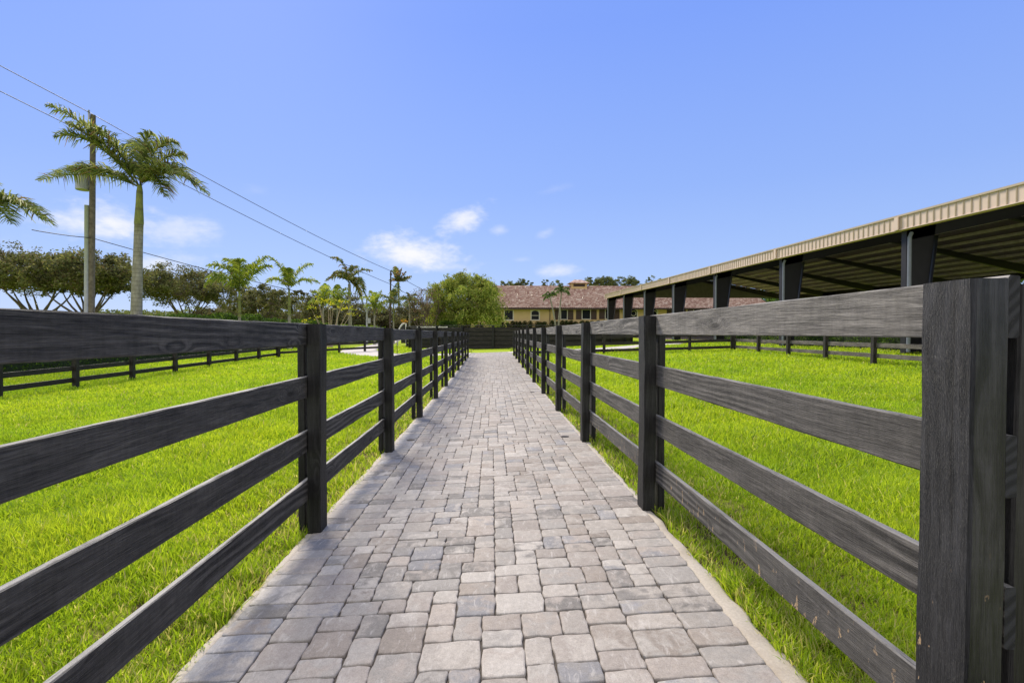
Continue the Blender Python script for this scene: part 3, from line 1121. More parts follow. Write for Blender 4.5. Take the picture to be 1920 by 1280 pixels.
# dark trees in the middle distance, left of the willow
k_ = 0
for px, Y, hw, top, lab in [(398, 96, 34, 574, 'low olive tree between the tall royal palm and the bright green palm'), (432, 100, 36, 568, 'low olive tree directly behind the bright green palm'), (522, 98, 40, 560, 'olive tree between the second and third palm of the row'),
                            (580, 96, 38, 558, 'olive tree between the third palm and the yellow leaved shrub'), (610, 92, 40, 556, 'dark tree behind the yellow leaved frangipani shrub'), (655, 98, 46, 560, 'dark brown green tree behind the fourth palm of the row'),
                            (700, 104, 48, 570, 'low dark tree behind the small grey metal pole'), (745, 108, 46, 573, 'low dark tree behind the tall slim palm'),
                            (785, 100, 40, 560, 'dull brown tree behind the bare branched tree'), (828, 104, 44, 580, 'low dark tree just left of the weeping tree'), (872, 108, 40, 590, 'low dark tree hidden behind the weeping tree')]:
    p = at(px, 624, Y)
    zb = gzf(p.x, Y)
    tree('dense_tree', lab, (p.x, Y, zb), hw * Y / F, at(px, top, Y).z - zb, 0.4, stems=5, nleaf=9000, size=0.42, cols=DARKT, clumps=50, spread=0.5, bark='bark_dark', trunk_r=0.2, group='dark trees behind the palms', domed=False)

# half bare tree
p = at(797, 624, 62)
tree('bare_tree', 'half bare tree with thin purple brown twigs left of the green willow', (p.x, 62, gzf(p.x, 62)), 2.7, 7.1, 1.9, stems=10, nleaf=1900, size=0.17,
     cols=[(0.20, 0.13, 0.10), (0.15, 0.13, 0.06), (0.24, 0.18, 0.13), (0.10, 0.10, 0.04)], clumps=110, spread=0.25, bark='bark', trunk_r=0.15, split=0.5)


# weeping willow-like tree
def weeping(px, Y, halfw, py_top, py_cb, label):
    p = at(px, 624, Y)
    zb = gzf(p.x, Y)
    h = at(px, py_top, Y).z - zb
    r = halfw * Y / F
    root = empty('weeping_tree', (p.x, Y, zb))
    tag(root, label, 'tree')
    tb = MB()
    tb.tube([(0, 0, -.3), (0.1, 0, 1.6), (0.0, 0.1, 3.0)], [0.34, 0.26, 0.2], 8)
    Pn, Cn, Dn = [], [], []
    for i in range(200):
        an = rng.uniform(0, 2 * math.pi)
        rad = r * math.sqrt(rng.uniform(0.02, 1.0)) * 0.93
        top = 0.25 + 0.75 * math.sqrt(max(0, 1 - (rad / r) ** 2))
        z = h * (0.34 + 0.64 * top) * rng.uniform(0.80, 1.0) - 0.3
        if rng.random() < 0.33:
            z *= rng.uniform(0.6, 0.95)
        if i % 3 == 0:
            rad = r * rng.uniform(0.55, 0.95)
            z = h * rng.uniform(0.24, 0.50)
        c = Vector((math.cos(an) * rad, math.sin(an) * rad, z))
        if i % 4 == 0:
            tb.tube(bez((0, 0, 2.0 + rng.random()), Vector((c.x * .35, c.y * .35, z * 0.9)), c, 6), [0.10, .08, .06, .04, .025, .012], 4, cap=False)
        n_s = rng.integers(16, 30)
        tone = rng.uniform(0.6, 1.35)
        outx, outy = math.cos(an), math.sin(an)
        for s in range(n_s):
            L = rng.uniform(0.4, 1.6) * (0.5 + 0.6 * rad / r)
            st = np.array(c) + rng.normal(0, 0.33, 3)
            m_ = 15
            t_ = np.sort(rng.random(m_))
            sx_, sy_ = outx * 0.65 + rng.normal(0, .5), outy * 0.65 + rng.normal(0, .5)
            path_ = st + np.stack([sx_ * t_ * L * (1 - .3 * t_), sy_ * t_ * L * (1 - .3 * t_), 0.55 * t_ * L - L * 0.95 * t_ ** 1.9], 1)
            path_[:, 2] = np.maximum(path_[:, 2], 0.5)
            Pn.append(path_ + rng.normal(0, 0.035, (m_, 3)))
            Cn.append(palette(m_, FRESH, [3, 3, 2, 1.3]) * tone)
    tb.build('trunk', M['bark_dark'], root, smooth=True)
    P, C = np.concatenate(Pn), np.concatenate(Cn)
    # leaflets hang: long axis mostly downwards
    n = len(P)
    a = rng.normal(0, 0.65, (n, 3))
    a[:, 2] -= 0.5
    a /= np.linalg.norm(a, axis=1)[:, None]
    b = np.cross(a, rng.standard_normal((n, 3)))
    b /= np.linalg.norm(b, axis=1)[:, None]
    s = rng.uniform(0.16, 0.34, n)[:, None]
    V_ = np.stack([P, P + a * s * .5 + b * s * .16, P + a * s, P + a * s * .5 - b * s * .16], 1).reshape(-1, 3)
    i0 = np.arange(n) * 4
    link('crown', np_mesh('crown', V_, np.stack([i0, i0 + 1, i0 + 2, i0 + 3], 1), None, np.repeat(C, 4, axis=0)), M['leaf'], root)


weeping(871, 66, 66, 507, 600, 'large round yellow green weeping tree left of the yellow barn')


# hedges
def hedge(name, label, x0, x1, y0, y1, hfun, nleaf, size, cols, wts=None, axis='y', cat='hedge'):
    root = empty(name, (x0, y0, gzf((x0 + x1) / 2, y0)))
    tag(root, label, cat)
    ox, oy, oz = root.location
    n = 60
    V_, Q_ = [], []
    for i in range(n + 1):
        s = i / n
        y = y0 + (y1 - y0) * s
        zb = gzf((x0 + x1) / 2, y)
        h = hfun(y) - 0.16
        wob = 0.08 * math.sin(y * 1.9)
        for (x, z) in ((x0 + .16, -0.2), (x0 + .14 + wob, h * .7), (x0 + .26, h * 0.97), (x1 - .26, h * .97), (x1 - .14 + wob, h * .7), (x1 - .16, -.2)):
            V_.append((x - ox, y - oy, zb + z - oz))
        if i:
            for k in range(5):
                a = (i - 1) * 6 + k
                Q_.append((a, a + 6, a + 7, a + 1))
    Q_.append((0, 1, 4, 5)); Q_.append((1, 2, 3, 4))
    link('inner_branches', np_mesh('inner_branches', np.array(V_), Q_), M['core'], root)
    t_ = rng.random(nleaf) ** 1.6
    y = y0 + (y1 - y0) * t_
    face = rng.random(nleaf)
    h = np.array([hfun(v) for v in y]) * (1 + 0.07 * np.sin(y * 2.7) * np.sin(y * 1.1 + 2))
    w = x1 - x0
    X_ = np.where(face < .42, x0 + .05, np.where(face < .55, x1 - .05, x0 + w * rng.random(nleaf)))
    Z_ = np.where(face < .55, h * rng.random(nleaf) ** .8, h)
    bump_ = 0.10 * np.sin(y * 3.3 + Z_ * 4) + 0.07 * np.sin(y * 7.1 - Z_ * 6)
    X_ = X_ + np.where(face < .42, -bump_ * .8, 0)
    P = np.stack([X_, y, Z_ + gz(X_ * 0 + (x0 + x1) / 2, y)], 1) + rng.normal(0, 0.07, (nleaf, 3))
    P -= np.array((ox, oy, oz))
    C = palette(nleaf, cols, wts)
    sz = size * (0.75 + 0.012 * (y - y0))
    v_, q_, c_ = leaf_quads(P, sz, C, asp=0.6)
    link('leaves', np_mesh('leaves', v_, q_, None, c_), M['leaf'], root)
    return root


HG = [(0.055, 0.11, 0.018), (0.085, 0.16, 0.022), (0.035, 0.07, 0.015), (0.16, 0.25, 0.04)]
HB = [(0.14, 0.24, 0.03), (0.20, 0.33, 0.035), (0.08, 0.15, 0.02), (0.30, 0.40, 0.06)]
hedge('hedge', 'long leafy hedge behind the rail fence of the left lawn', -21.4, -20.0, 13, 62, lambda y: 1.35 + (1.35 + 0.12 * math.sin(y * 1.3) + 0.1 * math.sin(y * .47)) * float(sst(y, 22, 36)), 60000, 0.13, HG, [3, 3, 3, 1])
hedge('hedge', 'bright yellow green hedge under the fourth palm and the metal pole', -22.0, -20.6, 62.3, 100, lambda y: 2.35 + .25 * math.sin(y * .7), 16000, 0.26, HB)
hedge('hedge', 'low leafy hedge at the foot of the arena columns', 18.3, 19.3, 15, 41, lambda y: 1.25 + .1 * math.sin(y * 1.3), 30000, 0.10, HG, [3, 3, 2, 2.5])

# far low wood on the left horizon
P, S = [], []
for i in range(110):
    X0 = rng.uniform(-330, -48)
    Y_ = rng.uniform(165, 210)
    hh = (rng.uniform(7.4, 9.8) if X0 > -150 else rng.uniform(3.0, 4.6))
    nn_ = 420
    v = rng.standard_normal((nn_, 3)) * np.array((4.0, 3.0, 0.0)) + np.array((X0, Y_, 0))
    v[:, 2] = hh * (1 - rng.random(nn_) ** 2 * 0.95) * np.exp(-((v[:, 0] - X0) / 8.5) ** 2)
    P.append(v)
P = np.concatenate(P)
v_, q_, c_ = leaf_quads(P, 1.1, palette(len(P), [(0.15, 0.18, 0.07), (0.21, 0.235, 0.09), (0.11, 0.14, 0.06)]))
tag(link('forest', np_mesh('forest', v_, q_, None, c_), M['leaf']), 'low distant belt of green woodland on the left horizon', 'woodland', kind='stuff')


# ------------------------------------------------------------------ palms
PALM_C = [(0.10, 0.14, 0.040), (0.15, 0.19, 0.05), (0.065, 0.095, 0.03), (0.23, 0.26, 0.08)]
PALM_N = [(0.16, 0.21, 0.065), (0.24, 0.29, 0.09), (0.10, 0.14, 0.05), (0.36, 0.38, 0.15)]
PALM_B = [(0.20, 0.28, 0.04), (0.29, 0.37, 0.05), (0.12, 0.18, 0.035), (0.38, 0.42, 0.08)]


def frond(root, p0, p1, p2, leaf=0.55, npair=46, cols=PALM_C, wid=0.035, droop=0.75, dead=0.0, yplane=None):
    p0, p1, p2 = Vector(p0), Vector(p1), Vector(p2)
    N = npair
    V_, Q_, C_ = [], [], []
    rach = bez(p0, p1, p2, 14)
    n = len(rach)
    # rachis as a thin three sided stem
    for i, p in enumerate(rach):
        r_ = 0.028 * (1 - 0.85 * i / (n - 1)) + 0.004
        for an in (0.5, 2.6, 4.7):
            V_.append(p + Vector((math.cos(an) * r_, math.sin(an) * r_, math.sin(an * 2) * r_)))
            C_.append((0.17, 0.20, 0.05))
        if i:
            a = (i - 1) * 3
            for k in range(3):
                Q_.append((a + k, a + (k + 1) % 3, a + 3 + (k + 1) % 3, a + 3 + k))
    for j in range(N):
        s = 0.10 + 0.90 * (j + rng.random() * .5) / N
        p = p0 * (1 - s) ** 2 + p1 * 2 * s * (1 - s) + p2 * s ** 2
        d = ((p1 - p0) * (1 - s) + (p2 - p1) * s).normalized()
        side = d.cross(Vector((0, 0, 1)))
        if side.length < 0.25:
            side = side + Vector((0, 0.4, 0)).cross(d)
        side.normalize()
        up = side.cross(d).normalized()
        L = leaf * (math.sin(math.pi * min(1, (s * 0.86 + 0.12))) ** 0.7) * rng.uniform(0.8, 1.15)
        for sg in (-1, 1):
            ra = rng.normal(0, 0.30)
            dr = (side * sg * (0.85) + d * 0.55 + up * (0.35 + ra)).normalized()
            m1 = p + dr * L * 0.5
            tip = p + dr * L * 0.92 + Vector((0, 0, -1)) * L * droop * rng.uniform(0.5, 1.0)
            wv = (d * 0.8 + up * rng.normal(0, .5)).normalized() * wid * rng.uniform(.7, 1.2)
            o = len(V_)
            V_ += [p - wv * .5, p + wv * .5, m1 + wv * .55, m1 - wv * .55, tip + wv * .12, tip - wv * .12]
            Q_ += [(o, o + 1, o + 2, o + 3), (o + 3, o + 2, o + 4, o + 5)]
            c = cols[rng.choice(len(cols))]
            if rng.random() < dead:
                c = (0.25, 0.16, 0.08)
            kk = rng.uniform(0.75, 1.25)
            C_ += [tuple(x * kk for x in c)] * 6
    me = np_mesh('frond', np.array([tuple(v) for v in V_]), Q_, None, np.array(C_))
    return link('frond', me, M['frond'], root)


def palm(label, px, Y, py_crown, r0, shaft_px, frs, cols=PALM_C, leaf=0.5, npair=44, droop=0.75, dead=0.05, lean=(0, 0), wid=0.035, group='royal palms in a row along the left hedge', name='royal_palm', px_top=None, wbul=1.12):
    """frs: (dx, dy of the control point, dx, dy of the tip, depth shift) in photo pixels at the palm's distance"""
    p = at(px, 624, Y)
    base = Vector((p.x, Y, gzf(p.x, Y) - 0.05))
    root = empty(name, base)
    tag(root, label, 'palm', group)
    s = Y / F
    ct = at(px_top if px_top is not None else px, py_crown, Y) - base
    sh = shaft_px * s
    tb = MB()
    n = 12
    pts_, rr = [], []
    zt = ct.z - sh
    for i in range(n + 1):
        t_ = i / n
        pts_.append((ct.x * t_ ** 1.3 * (zt / ct.z), ct.y * t_, zt * t_))
        rr.append(r0 * (1.25 - 0.35 * min(1, t_ * 4) + (wbul - 1) * math.sin(math.pi * min(1, t_ * 1.25)) - 0.16 * t_))
    tb.tube(pts_, rr, 16)
    tb.build('trunk', M['palm_trunk'], root, smooth=True)
    if sh > 0:
        cs = MB()
        b = Vector(pts_[-1])
        cs.tube([b + (ct - b) * t_ for t_ in (-.01, .06, .3, .6, .9, 1.06)], [rr[-1] * 1.02, rr[-1] * 1.10, rr[-1] * .98, rr[-1] * .82, rr[-1] * .74, rr[-1] * .5], 12)
        cs.build('crownshaft', M['palm_green'], root, smooth=True)
    for (cx, cy, tx, ty, dz) in frs:
        p1 = ct + Vector((cx * s, dz * s * .5, -cy * s))
        p2 = ct + Vector((tx * s, dz * s, -ty * s))
        frond(root, ct + Vector((0, 0, 0.02)), p1, p2, leaf, npair, cols, wid, droop, dead)
    return root


# tall near palm (fronds set one by one as in the photo)
palm('tall royal palm with thick pale trunk right of the wooden utility pole', 254, 31.5, 352, 0.31, 68,
     [(-66, -100, -106, -70, -50), (-52, -104, -94, -112, -80), (-52, -110, -112, -118, 10), (-60, -85, -95, -98, -40), (-60, -38, -128, -30, 0), (-80, -40, -178, -10, 0), (-80, -52, -168, -26, 25), (28, -96, 66, -82, 0), (30, -80, 60, -70, 40), (44, -78, 98, -2, 0),
      (50, -62, 112, 8, 20), (44, -50, 92, -12, -40), (32, -40, 58, 22, -20), (-20, -105, -38, -92, 60), (4, -95, 18, -100, 10), (-26, -88, -50, -84, -50), (-14, -66, -62, -52, 70)],
     cols=PALM_N, leaf=1.25, npair=92, wid=0.062, droop=0.45, px_top=262, dead=0.06, wbul=1.12)
palm('bright green palm, second of the row, in front of the spreading tree', 449, 40, 548, 0.15, 44,
     [(-14, -58, -58, -48, 0), (-26, -46, -66, -26, 12), (-12, -66, -38, -62, 25), (2, -62, -2, -58, 0), (26, -52, 50, -66, 0), (30, -44, 62, -48, -10), (-22, -36, -46, -10, -30), (6, -54, 14, -52, 30)],
     cols=PALM_B, leaf=0.95, npair=52, wid=0.085, droop=0.6, dead=0.02)
palm('feathery palm, third of the row, with four arching fronds', 543, 50, 545, 0.19, 44,
     [(-8, -50, -40, -64, 0), (-18, -32, -42, -14, 0), (-4, -44, -20, -44, 25), (14, -44, 44, -50, 0), (20, -30, 56, -14, 0), (2, -36, 0, -40, -10)],
     cols=PALM_B, leaf=0.95, npair=46, wid=0.085, droop=0.6, dead=0.06, px_top=542)
palm('tall ragged palm with drooping brownish fronds, fourth of the row', 657, 72, 532, 0.26, 0,
     [(-10, -52, -34, -48, 0), (-18, -26, -44, -4, 0), (-16, -34, -36, -20, 30), (14, -32, 42, -24, 0), (16, -26, 30, 26, 0), (10, -10, 22, 40, 10), (18, -22, 34, 10, -30), (-8, -30, -18, -10, -40), (3, -40, 4, -34, 30), (8, -20, 14, 26, 30)],
     leaf=1.05, npair=44, wid=0.15, droop=0.55, dead=0.22, px_top=655)
palm('slim tall palm with a fan shaped top beside the dark leaning pole', 749, 104, 529, 0.24, 0,
     [(-5, -10, -13, -22, 0), (-2, -14, -5, -29, 0), (3, -12, 7, -27, 0), (6, -10, 15, -20, 0), (8, -8, 24, -9, 0), (-6, -6, -14, -8, 20), (9, -8, 19, -15, 30), (0, -12, 0, -24, -40), (7, -3, 15, 0, -20), (-5, -3, -11, 0, -20)],
     leaf=1.1, npair=26, wid=0.20, droop=0.35, dead=0.35, px_top=747)
palm('small palm with reddish stem right of the metal pole', 702, 60, 578, 0.12, 10,
     [(-8, -22, -26, -20, 0), (8, -22, 14, -34, 0), (-4, -20, -10, -34, 10), (12, -14, 24, -12, 0), (-12, -10, -22, -2, 20), (4, -20, 6, -28, -20), (12, -8, 16, 6, -10)],
     cols=PALM_B, leaf=0.8, npair=26, wid=0.10, group='small palms near the hedge')
palm('small palm in front of the slim tall palm', 738, 63, 572, 0.13, 30,
     [(-12, -20, -30, -18, 0), (8, -26, 8, -42, 0), (2, -22, -2, -30, 0), (10, -14, 20, -16, 10), (-8, -12, -20, -8, 20), (6, -10, 14, 2, -20)],
     leaf=0.9, npair=26, wid=0.10, group='small palms near the hedge')
palm('small dark palm top left of the half bare tree', 768, 70, 566, 0.12, 0,
     [(-8, -8, -16, -6, 0), (-2, -12, -6, -18, 0), (8, -8, 14, -4, 0), (4, -10, 10, -16, 10), (-6, -2, -12, 6, 10)],
     leaf=0.8, npair=20, wid=0.12, group='small palms near the hedge')
palm('bushy green palm behind the yellow leaved shrub, left one of a pair', 606, 66, 572, 0.13, 0,
     [(-8, -26, -20, -24, 0), (2, -26, 4, -40, 0), (10, -20, 24, -30, 0), (-12, -12, -26, -4, 0), (-4, -20, -10, -36, 20), (12, -12, 26, -8, 0), (8, -24, 14, -36, -20)],
     cols=PALM_B, leaf=1.0, npair=26, wid=0.11, group='small palms near the hedge')
palm('bushy green palm behind the yellow leaved shrub, right one of a pair', 632, 68, 568, 0.13, 0,
     [(-8, -20, -18, -22, 0), (2, -26, 0, -34, 0), (10, -20, 26, -18, 0), (-12, -8, -22, 2, 0), (6, -20, 12, -30, 20), (10, -10, 24, 0, 0), (4, -10, 10, 6, -20)],
     cols=PALM_B, leaf=1.0, npair=26, wid=0.11, group='small palms near the hedge')
palm('palm frond reaching in from beyond the left edge of the photo', -62, 28, 398, 0.28, 30,
     [(60, -52, 150, 22, 0), (50, -60, 112, 8, 20), (44, -48, 100, 26, -25), (20, -70, 30, -50, 0), (-30, -60, -80, -20, 0)],
     cols=PALM_N, leaf=1.25, npair=92, wid=0.07, droop=0.4)

# two small leaning palms in front of the barn
for lab, px, ptop, py, fr in [('small leaning palm before the barn roof, the shorter of two', 1042, 1031, 557, [(-6, -8, -15, -2, 0), (-2, -12, -6, -8, 0), (6, -10, 13, -3, 0), (-6, -4, -12, 6, 0), (4, -12, 8, -9, 0), (2, -6, 6, -4, 20), (-3, -6, -6, 5, -20)]),
                              ('small leaning palm before the barn roof, the taller of two', 1047, 1053, 548, [(-8, -12, -14, -4, 0), (-3, -14, -5, -12, 0), (6, -12, 15, -6, 0), (8, -6, 16, 5, 0), (0, -14, 2, -12, 10), (-4, -6, -9, 2, 20), (6, -4, 11, 2, -20)])]:
    palm(lab, px, 81, py, 0.13, 0, fr, cols=[(0.05, 0.10, 0.03), (0.08, 0.14, 0.03), (0.12, 0.19, 0.04)], leaf=0.62, npair=24, wid=0.11, group='palms in front of the barn', name='small_palm', px_top=ptop, droop=0.9, dead=0)

# yellow leaved shrub with bare stems
p = at(618, 624, 52)
sh = empty('frangipani_shrub', (p.x, 52, gzf(p.x, 52)))
tag(sh, 'shrub with bare pale stems and sparse yellow leaves behind the left fence', 'shrub')
tb, P, C = MB(), [], []
for i, (dx, dy) in enumerate([(-34, -60), (-26, -40), (-14, -70), (-6, -78), (4, -74), (10, -66), (22, -74), (28, -72), (16, -60), (36, -58), (40, -46), (-22, -82), (-40, -30)]):
    s = 52 / F
    c = Vector((dx * s, rng.normal(0, .5), (22 - dy * 0.86) * s))
    tb.tube(bez((dx * .12 * s, 0, 0), (dx * .55 * s, c.y * .5, c.z * .6), c, 7), [.045, .04, .035, .03, .025, .02, .012], 5)
    P.append(np.array(c) + rng.normal(0, 1, (26, 3)) * np.array((.30, .30, .10)))
tb.build('stems', M['stem'], sh, smooth=True)
P = np.concatenate(P)
v_, q_, c_ = leaf_quads(P, 0.26, palette(len(P), [(0.50, 0.48, 0.03), (0.60, 0.55, 0.05), (0.28, 0.36, 0.05)]), asp=.4)
link('leaves', np_mesh('leaves', v_, q_, None, c_), M['leaf'], sh)

# ------------------------------------------------------------------ utility poles and wires
M['pole_wood'] = simple('weathered pole wood', (0.16, 0.135, 0.105), 0.85, 0.4, 5, 0.6)
M['pole_dark'] = simple('dark brown pole wood', (0.06, 0.04, 0.03), 0.85, 0.4, 5, 0.5)
M['conduit'] = simple('grey plastic conduit', (0.40, 0.41, 0.46), 0.5, 0.1, 5, 0.1)
M['metal'] = simple('galvanised grey steel', (0.42, 0.43, 0.44), 0.45, 0.1, 8, 0.1, metal=0.4)
M['wire'] = simple('black cable', (0.03, 0.03, 0.03), 0.6, 0.1, 8, 0.0)
UY = 33.5
p = at(173, 624, UY)
pole = empty('utility_pole', (p.x, UY, gzf(p.x, UY)))
tag(pole, 'wooden utility pole with grey transformer and conduit, left of the tall palm', 'utility pole', 'poles carrying the overhead wires')
ox, oy, oz = pole.location
s = UY / F


def lp(px, py, Y=UY):
    q_ = at(px, py, Y)
    return (q_.x - ox, q_.y - oy, q_.z - oz)


b = MB()
zt = lp(173, 216)[2]
x_t = lp(174.5, 216)[0]
b.tube([(lp(170, 590)[0] - .02, 0, -.3), (lp(171, 500)[0], 0, zt * .33), (lp(173, 350)[0], 0, zt * .66), (x_t, 0, zt)], [.20, .185, .165, .14], 14)
b.build('pole_shaft', M['pole_wood'], pole, smooth=True)
b = MB()
b.tube([(lp(165, 590)[0], -.19, 0), (lp(166.5, 386)[0], -.17, lp(166, 386)[2])], .12, 10)
b.build('conduit', M['conduit'], pole, smooth=True)
b = MB()
tx, tz0, tz1 = lp(155, 300)[0] + .02, lp(155, 357)[2], lp(155, 320)[2]
b.tube([(tx, -.05, tz0), (tx, -.05, tz0 + .04), (tx, -.05, tz1), (tx, -.05, tz1 + .05)], [.36, .38, .38, .26], 20)
b.build('transformer', M['metal'], pole, smooth=False)
b = MB()
b.box(tx, x_t - .05, -.10, 0.0, tz1 - .30, tz1 - .22)
b.box(tx, x_t - .05, -.10, 0.0, tz0 + .20, tz0 + .28)
b.box(tx - .04, tx + .04, .001, .03, tz0 + .1, tz1 - .1)
b.build('bracket', M['metal'], pole)
b = MB()
pt = lp(169, 208)
b.tube([(pt[0], -.1, pt[2] - .55), (pt[0], -.1, pt[2])], [.06, .05], 10)
b.build('insulator', M['conduit'], pole, smooth=True)

p = at(731, 624, 88)
pole2 = empty('utility_pole', (p.x, 88, gzf(p.x, 88)))
tag(pole2, 'dark brown utility pole far off, just left of the slim tall palm', 'utility pole', 'poles carrying the overhead wires')
zt2 = at(731, 507, 88).z - pole2.location.z
b = MB()
b.tube([(0, 0, -.3), (0.1, 0, zt2 * .5), (0.2, 0, zt2)], [.17, .15, .12], 10)
b.build('pole_shaft', M['pole_dark'], pole2, smooth=True)
b = MB()
b.box(0.05, 0.40, -.1, .1, zt2 - .8, zt2 - .5)
b.build('bracket', M['pole_dark'], pole2)

p = at(688, 624, 62)
pole3 = empty('meter_pole', (p.x, 62, gzf(p.x, 62)))
tag(pole3, 'slim pale grey metal pole with a grey box, beside the bright hedge', 'pole')
zt3 = at(688, 553, 62).z - pole3.location.z
b = MB()
b.tube([(0, 0, -.2), (0, 0, zt3 * .6), (0, 0, zt3)], [.13, .11, .07], 10)
b.build('pole_shaft', M['metal'], pole3, smooth=True)
b = MB()
zz = at(692, 606, 62).z - pole3.location.z
b.box(.12, .42, -.2, .1, zz, zz + .62)
b.build('meter_box', M['conduit'], pole3)


def cable(label, pts, r=0.013):
    b = MB()
    P_ = []
    for (p0, p1, sag) in pts:
        for i in range(24):
            t_ = i / 23
            q_ = p0.lerp(p1, t_)
            q_.z -= sag * 4 * t_ * (1 - t_)
            P_.append(q_)
    rr = [r + 0.0003 * q_.y for q_ in P_]
    b.tube(P_, rr, 5)
    o = b.build('overhead_wire', M['wire'], None, smooth=True, loc=P_[0])
    tag(o, label, 'cable', 'overhead wires between the poles')


w1a, w1b = at(169, 212, UY - .1), at(733, 508, 88)
cable('upper overhead wire running from the pole insulator to the far pole', [(w1a + (w1a - w1b) * 0.42, w1a, 0), (w1a, w1b, 0.5), (w1b, w1b + (w1b - w1a) * .6, .4)])
w2a, w2b = at(176, 258, UY), at(733, 533, 88)
cable('middle overhead wire below the upper one, reaching the same far pole', [(w2a + (w2a - w2b) * 0.42, w2a, 0), (w2a, w2b, 0.4), (w2b, w2b + (w2b - w2a) * .6, .4)])
w3a, w3b = at(172, 446, UY), at(688, 572, 62)
cable('lowest overhead wire ending at the grey metal pole', [(at(60, 431, 28), w3a, 0.05), (w3a, w3b, 0.35)], 0.016)

# ------------------------------------------------------------------ small things beyond the lawns
M['white'] = simple('white paint', (0.72, 0.70, 0.66), 0.5, 0.05, 6, 0.05)
M['black_metal'] = simple('black metal', (0.02, 0.02, 0.02), 0.5, 0.2, 6, 0.05)
p = at(744.6, 661, 31.6)
st = MB()
zg = gzf(p.x, 31.6)
top = at(744.6, 633, 31.6).z
st.tube([(p.x, 31.6, zg - .1), (p.x, 31.6, top)], .022, 8)
st.box(p.x - .16, p.x + .16, 31.58, 31.62, zg + .0, zg + .03)
tag(st.build('ground_stake', M['black_metal'], None, loc=(p.x, 31.6, zg)), 'thin black metal stake standing by the concrete drive beyond the left fence', 'stake')

# white curved panel with orange flowers behind
p = at(756, 624, 48)
pl = empty('flower_stand', (p.x, 48, gzf(p.x, 48)))
tag(pl, 'white curved stand with dark centre and orange flowers above the left fence', 'flower stand')
s = 48 / F
z_at = lambda py: at(756, py, 48).z - pl.location.z
b = MB()
outl = [(-7, 616), (-4, 611), (-1, 607.5), (3, 606), (5, 607), (5, 617)]
arc = [Vector((dx * s, 0, z_at(py))) for dx, py in outl]
b.tube([Vector((-11 * s, 0, 0))] + arc + [Vector((5.5 * s, 0, 0))], [.05, .06, .08, .085, .08, .07, .05, .05], 8)
b.build('curved_frame', M['white'], pl, smooth=True)
b = MB()
vs = [(v.x * .92, -.03, v.z - .05) for v in arc[1:]] + [(5 * s * .92, -.03, 0.3), (-4 * s, -.03, 0.3)]
vb = [(x, .05, z) for x, y, z in vs]
nv = len(vs)
b.add(vs + vb, [tuple(range(nv)), tuple(reversed(range(nv, 2 * nv)))] + [(i, i + nv, (i + 1) % nv + nv, (i + 1) % nv) for i in range(nv)])
b.build('dark_panel', M['black_metal'], pl)
P = rng.normal(0, 1, (150, 3)) * np.array((.13, .12, .12)) + np.array((1.5 * s, .1, z_at(603)))
v_, q_, c_ = leaf_quads(P, .13, palette(150, [(0.55, 0.20, 0.02), (0.60, 0.33, 0.03), (0.20, 0.22, 0.03)]))
link('blossoms', np_mesh('blossoms', v_, q_, None, c_), M['leaf'], pl)

# white parking rail and clipped hedge behind the pen
rl = empty('white_rail_fence', (at(783, 624, 60).x, 60, gzf(-9, 60)))
tag(rl, 'low white rail fence beyond the pen, under the half bare tree', 'fence')
xa, xb = at(783, 624, 60).x, at(838, 624, 60).x
b = MB()
zr = at(800, 612.5, 60).z - rl.location.z
b.box(0, xb - xa, -.04, .04, zr - .12, zr)
b.box(0, xb - xa, -.04, .04, zr - .5, zr - .38)
b.build('rail', M['white'], rl)
for i in range(5):
    b = MB()
    x = (xb - xa) * i / 4
    b.box(x - .06, x + .06, .041, .16, 0, zr + .05)
    b.build('post', M['white'], rl)


def boxhedge(name, label, px0, px1, py0, Y, depth, cols, n, size=.2, group=None, cat='hedge'):
    x0, x1 = at(px0, 624, Y).x, at(px1, 624, Y).x
    zb = gzf((x0 + x1) / 2, Y)
    h = at(px0, py0, Y).z - zb
    o = empty(name, ((x0 + x1) / 2, Y, zb))
    tag(o, label, cat, group)
    w = (x1 - x0) / 2
    b_ = MB()
    b_.box(-w + .12, w - .12, .12, depth - .12, -.2, h - .12)
    b_.build('inner_branches', M['core'], o)
    f = rng.random(n)
    P_ = np.stack([rng.uniform(-w, w, n), np.where(f < .6, 0, depth * rng.random(n)), np.where(f < .6, h * rng.random(n), h)], 1)
    sd = f > .9
    P_[sd, 0] = np.where(rng.random(sd.sum()) < .5, -w, w)
    P_[sd, 2] = h * rng.random(sd.sum())
    P_ += rng.normal(0, .05, (n, 3))
    v_, q_, c_ = leaf_quads(P_, size, palette(n, cols))
    link('leaves', np_mesh('leaves', v_, q_, None, c_), M['leaf'], o)


boxhedge('clipped_hedge', 'dark box shaped clipped hedge under the weeping tree', 824, 856, 603, 61, 2, HG, 2600)

# ------------------------------------------------------------------ barn
BY = 85.0
XA, XB = at(884, 600, BY).x, 47.0
ZB = 2.0
barn = empty('barn', (XA, BY, ZB))
tag(barn, 'long yellow stable barn with red tiled roof behind the round pen', 'barn')
ox, oy, oz = barn.location


def bl(px, py, Y=BY):
    q_ = at(px, py, Y)
    return q_.x - ox, q_.z - oz


eave_z = bl(1100, 579)[1] + 0.1
ridge_z = at(1000, 537, 94).z - oz
RUN, OVH = 9.0, 0.9


def stucco():
    m, t, out = mat('yellow stucco')
    co = t.n('ShaderNodeTexCoord').outputs['Object']
    g = t.noise(co, 14.0, 4.0, 0.7)
    b_ = t.noise(co, 0.5, 4.0, 0.6)
    col = t.ramp(b_, [(0.3, (0.60, 0.44, 0.21)), (0.7, (0.69, 0.51, 0.26))])
    principled(t, out, col, 0.9, g, 0.3, 0.01, 0.2)
    return m


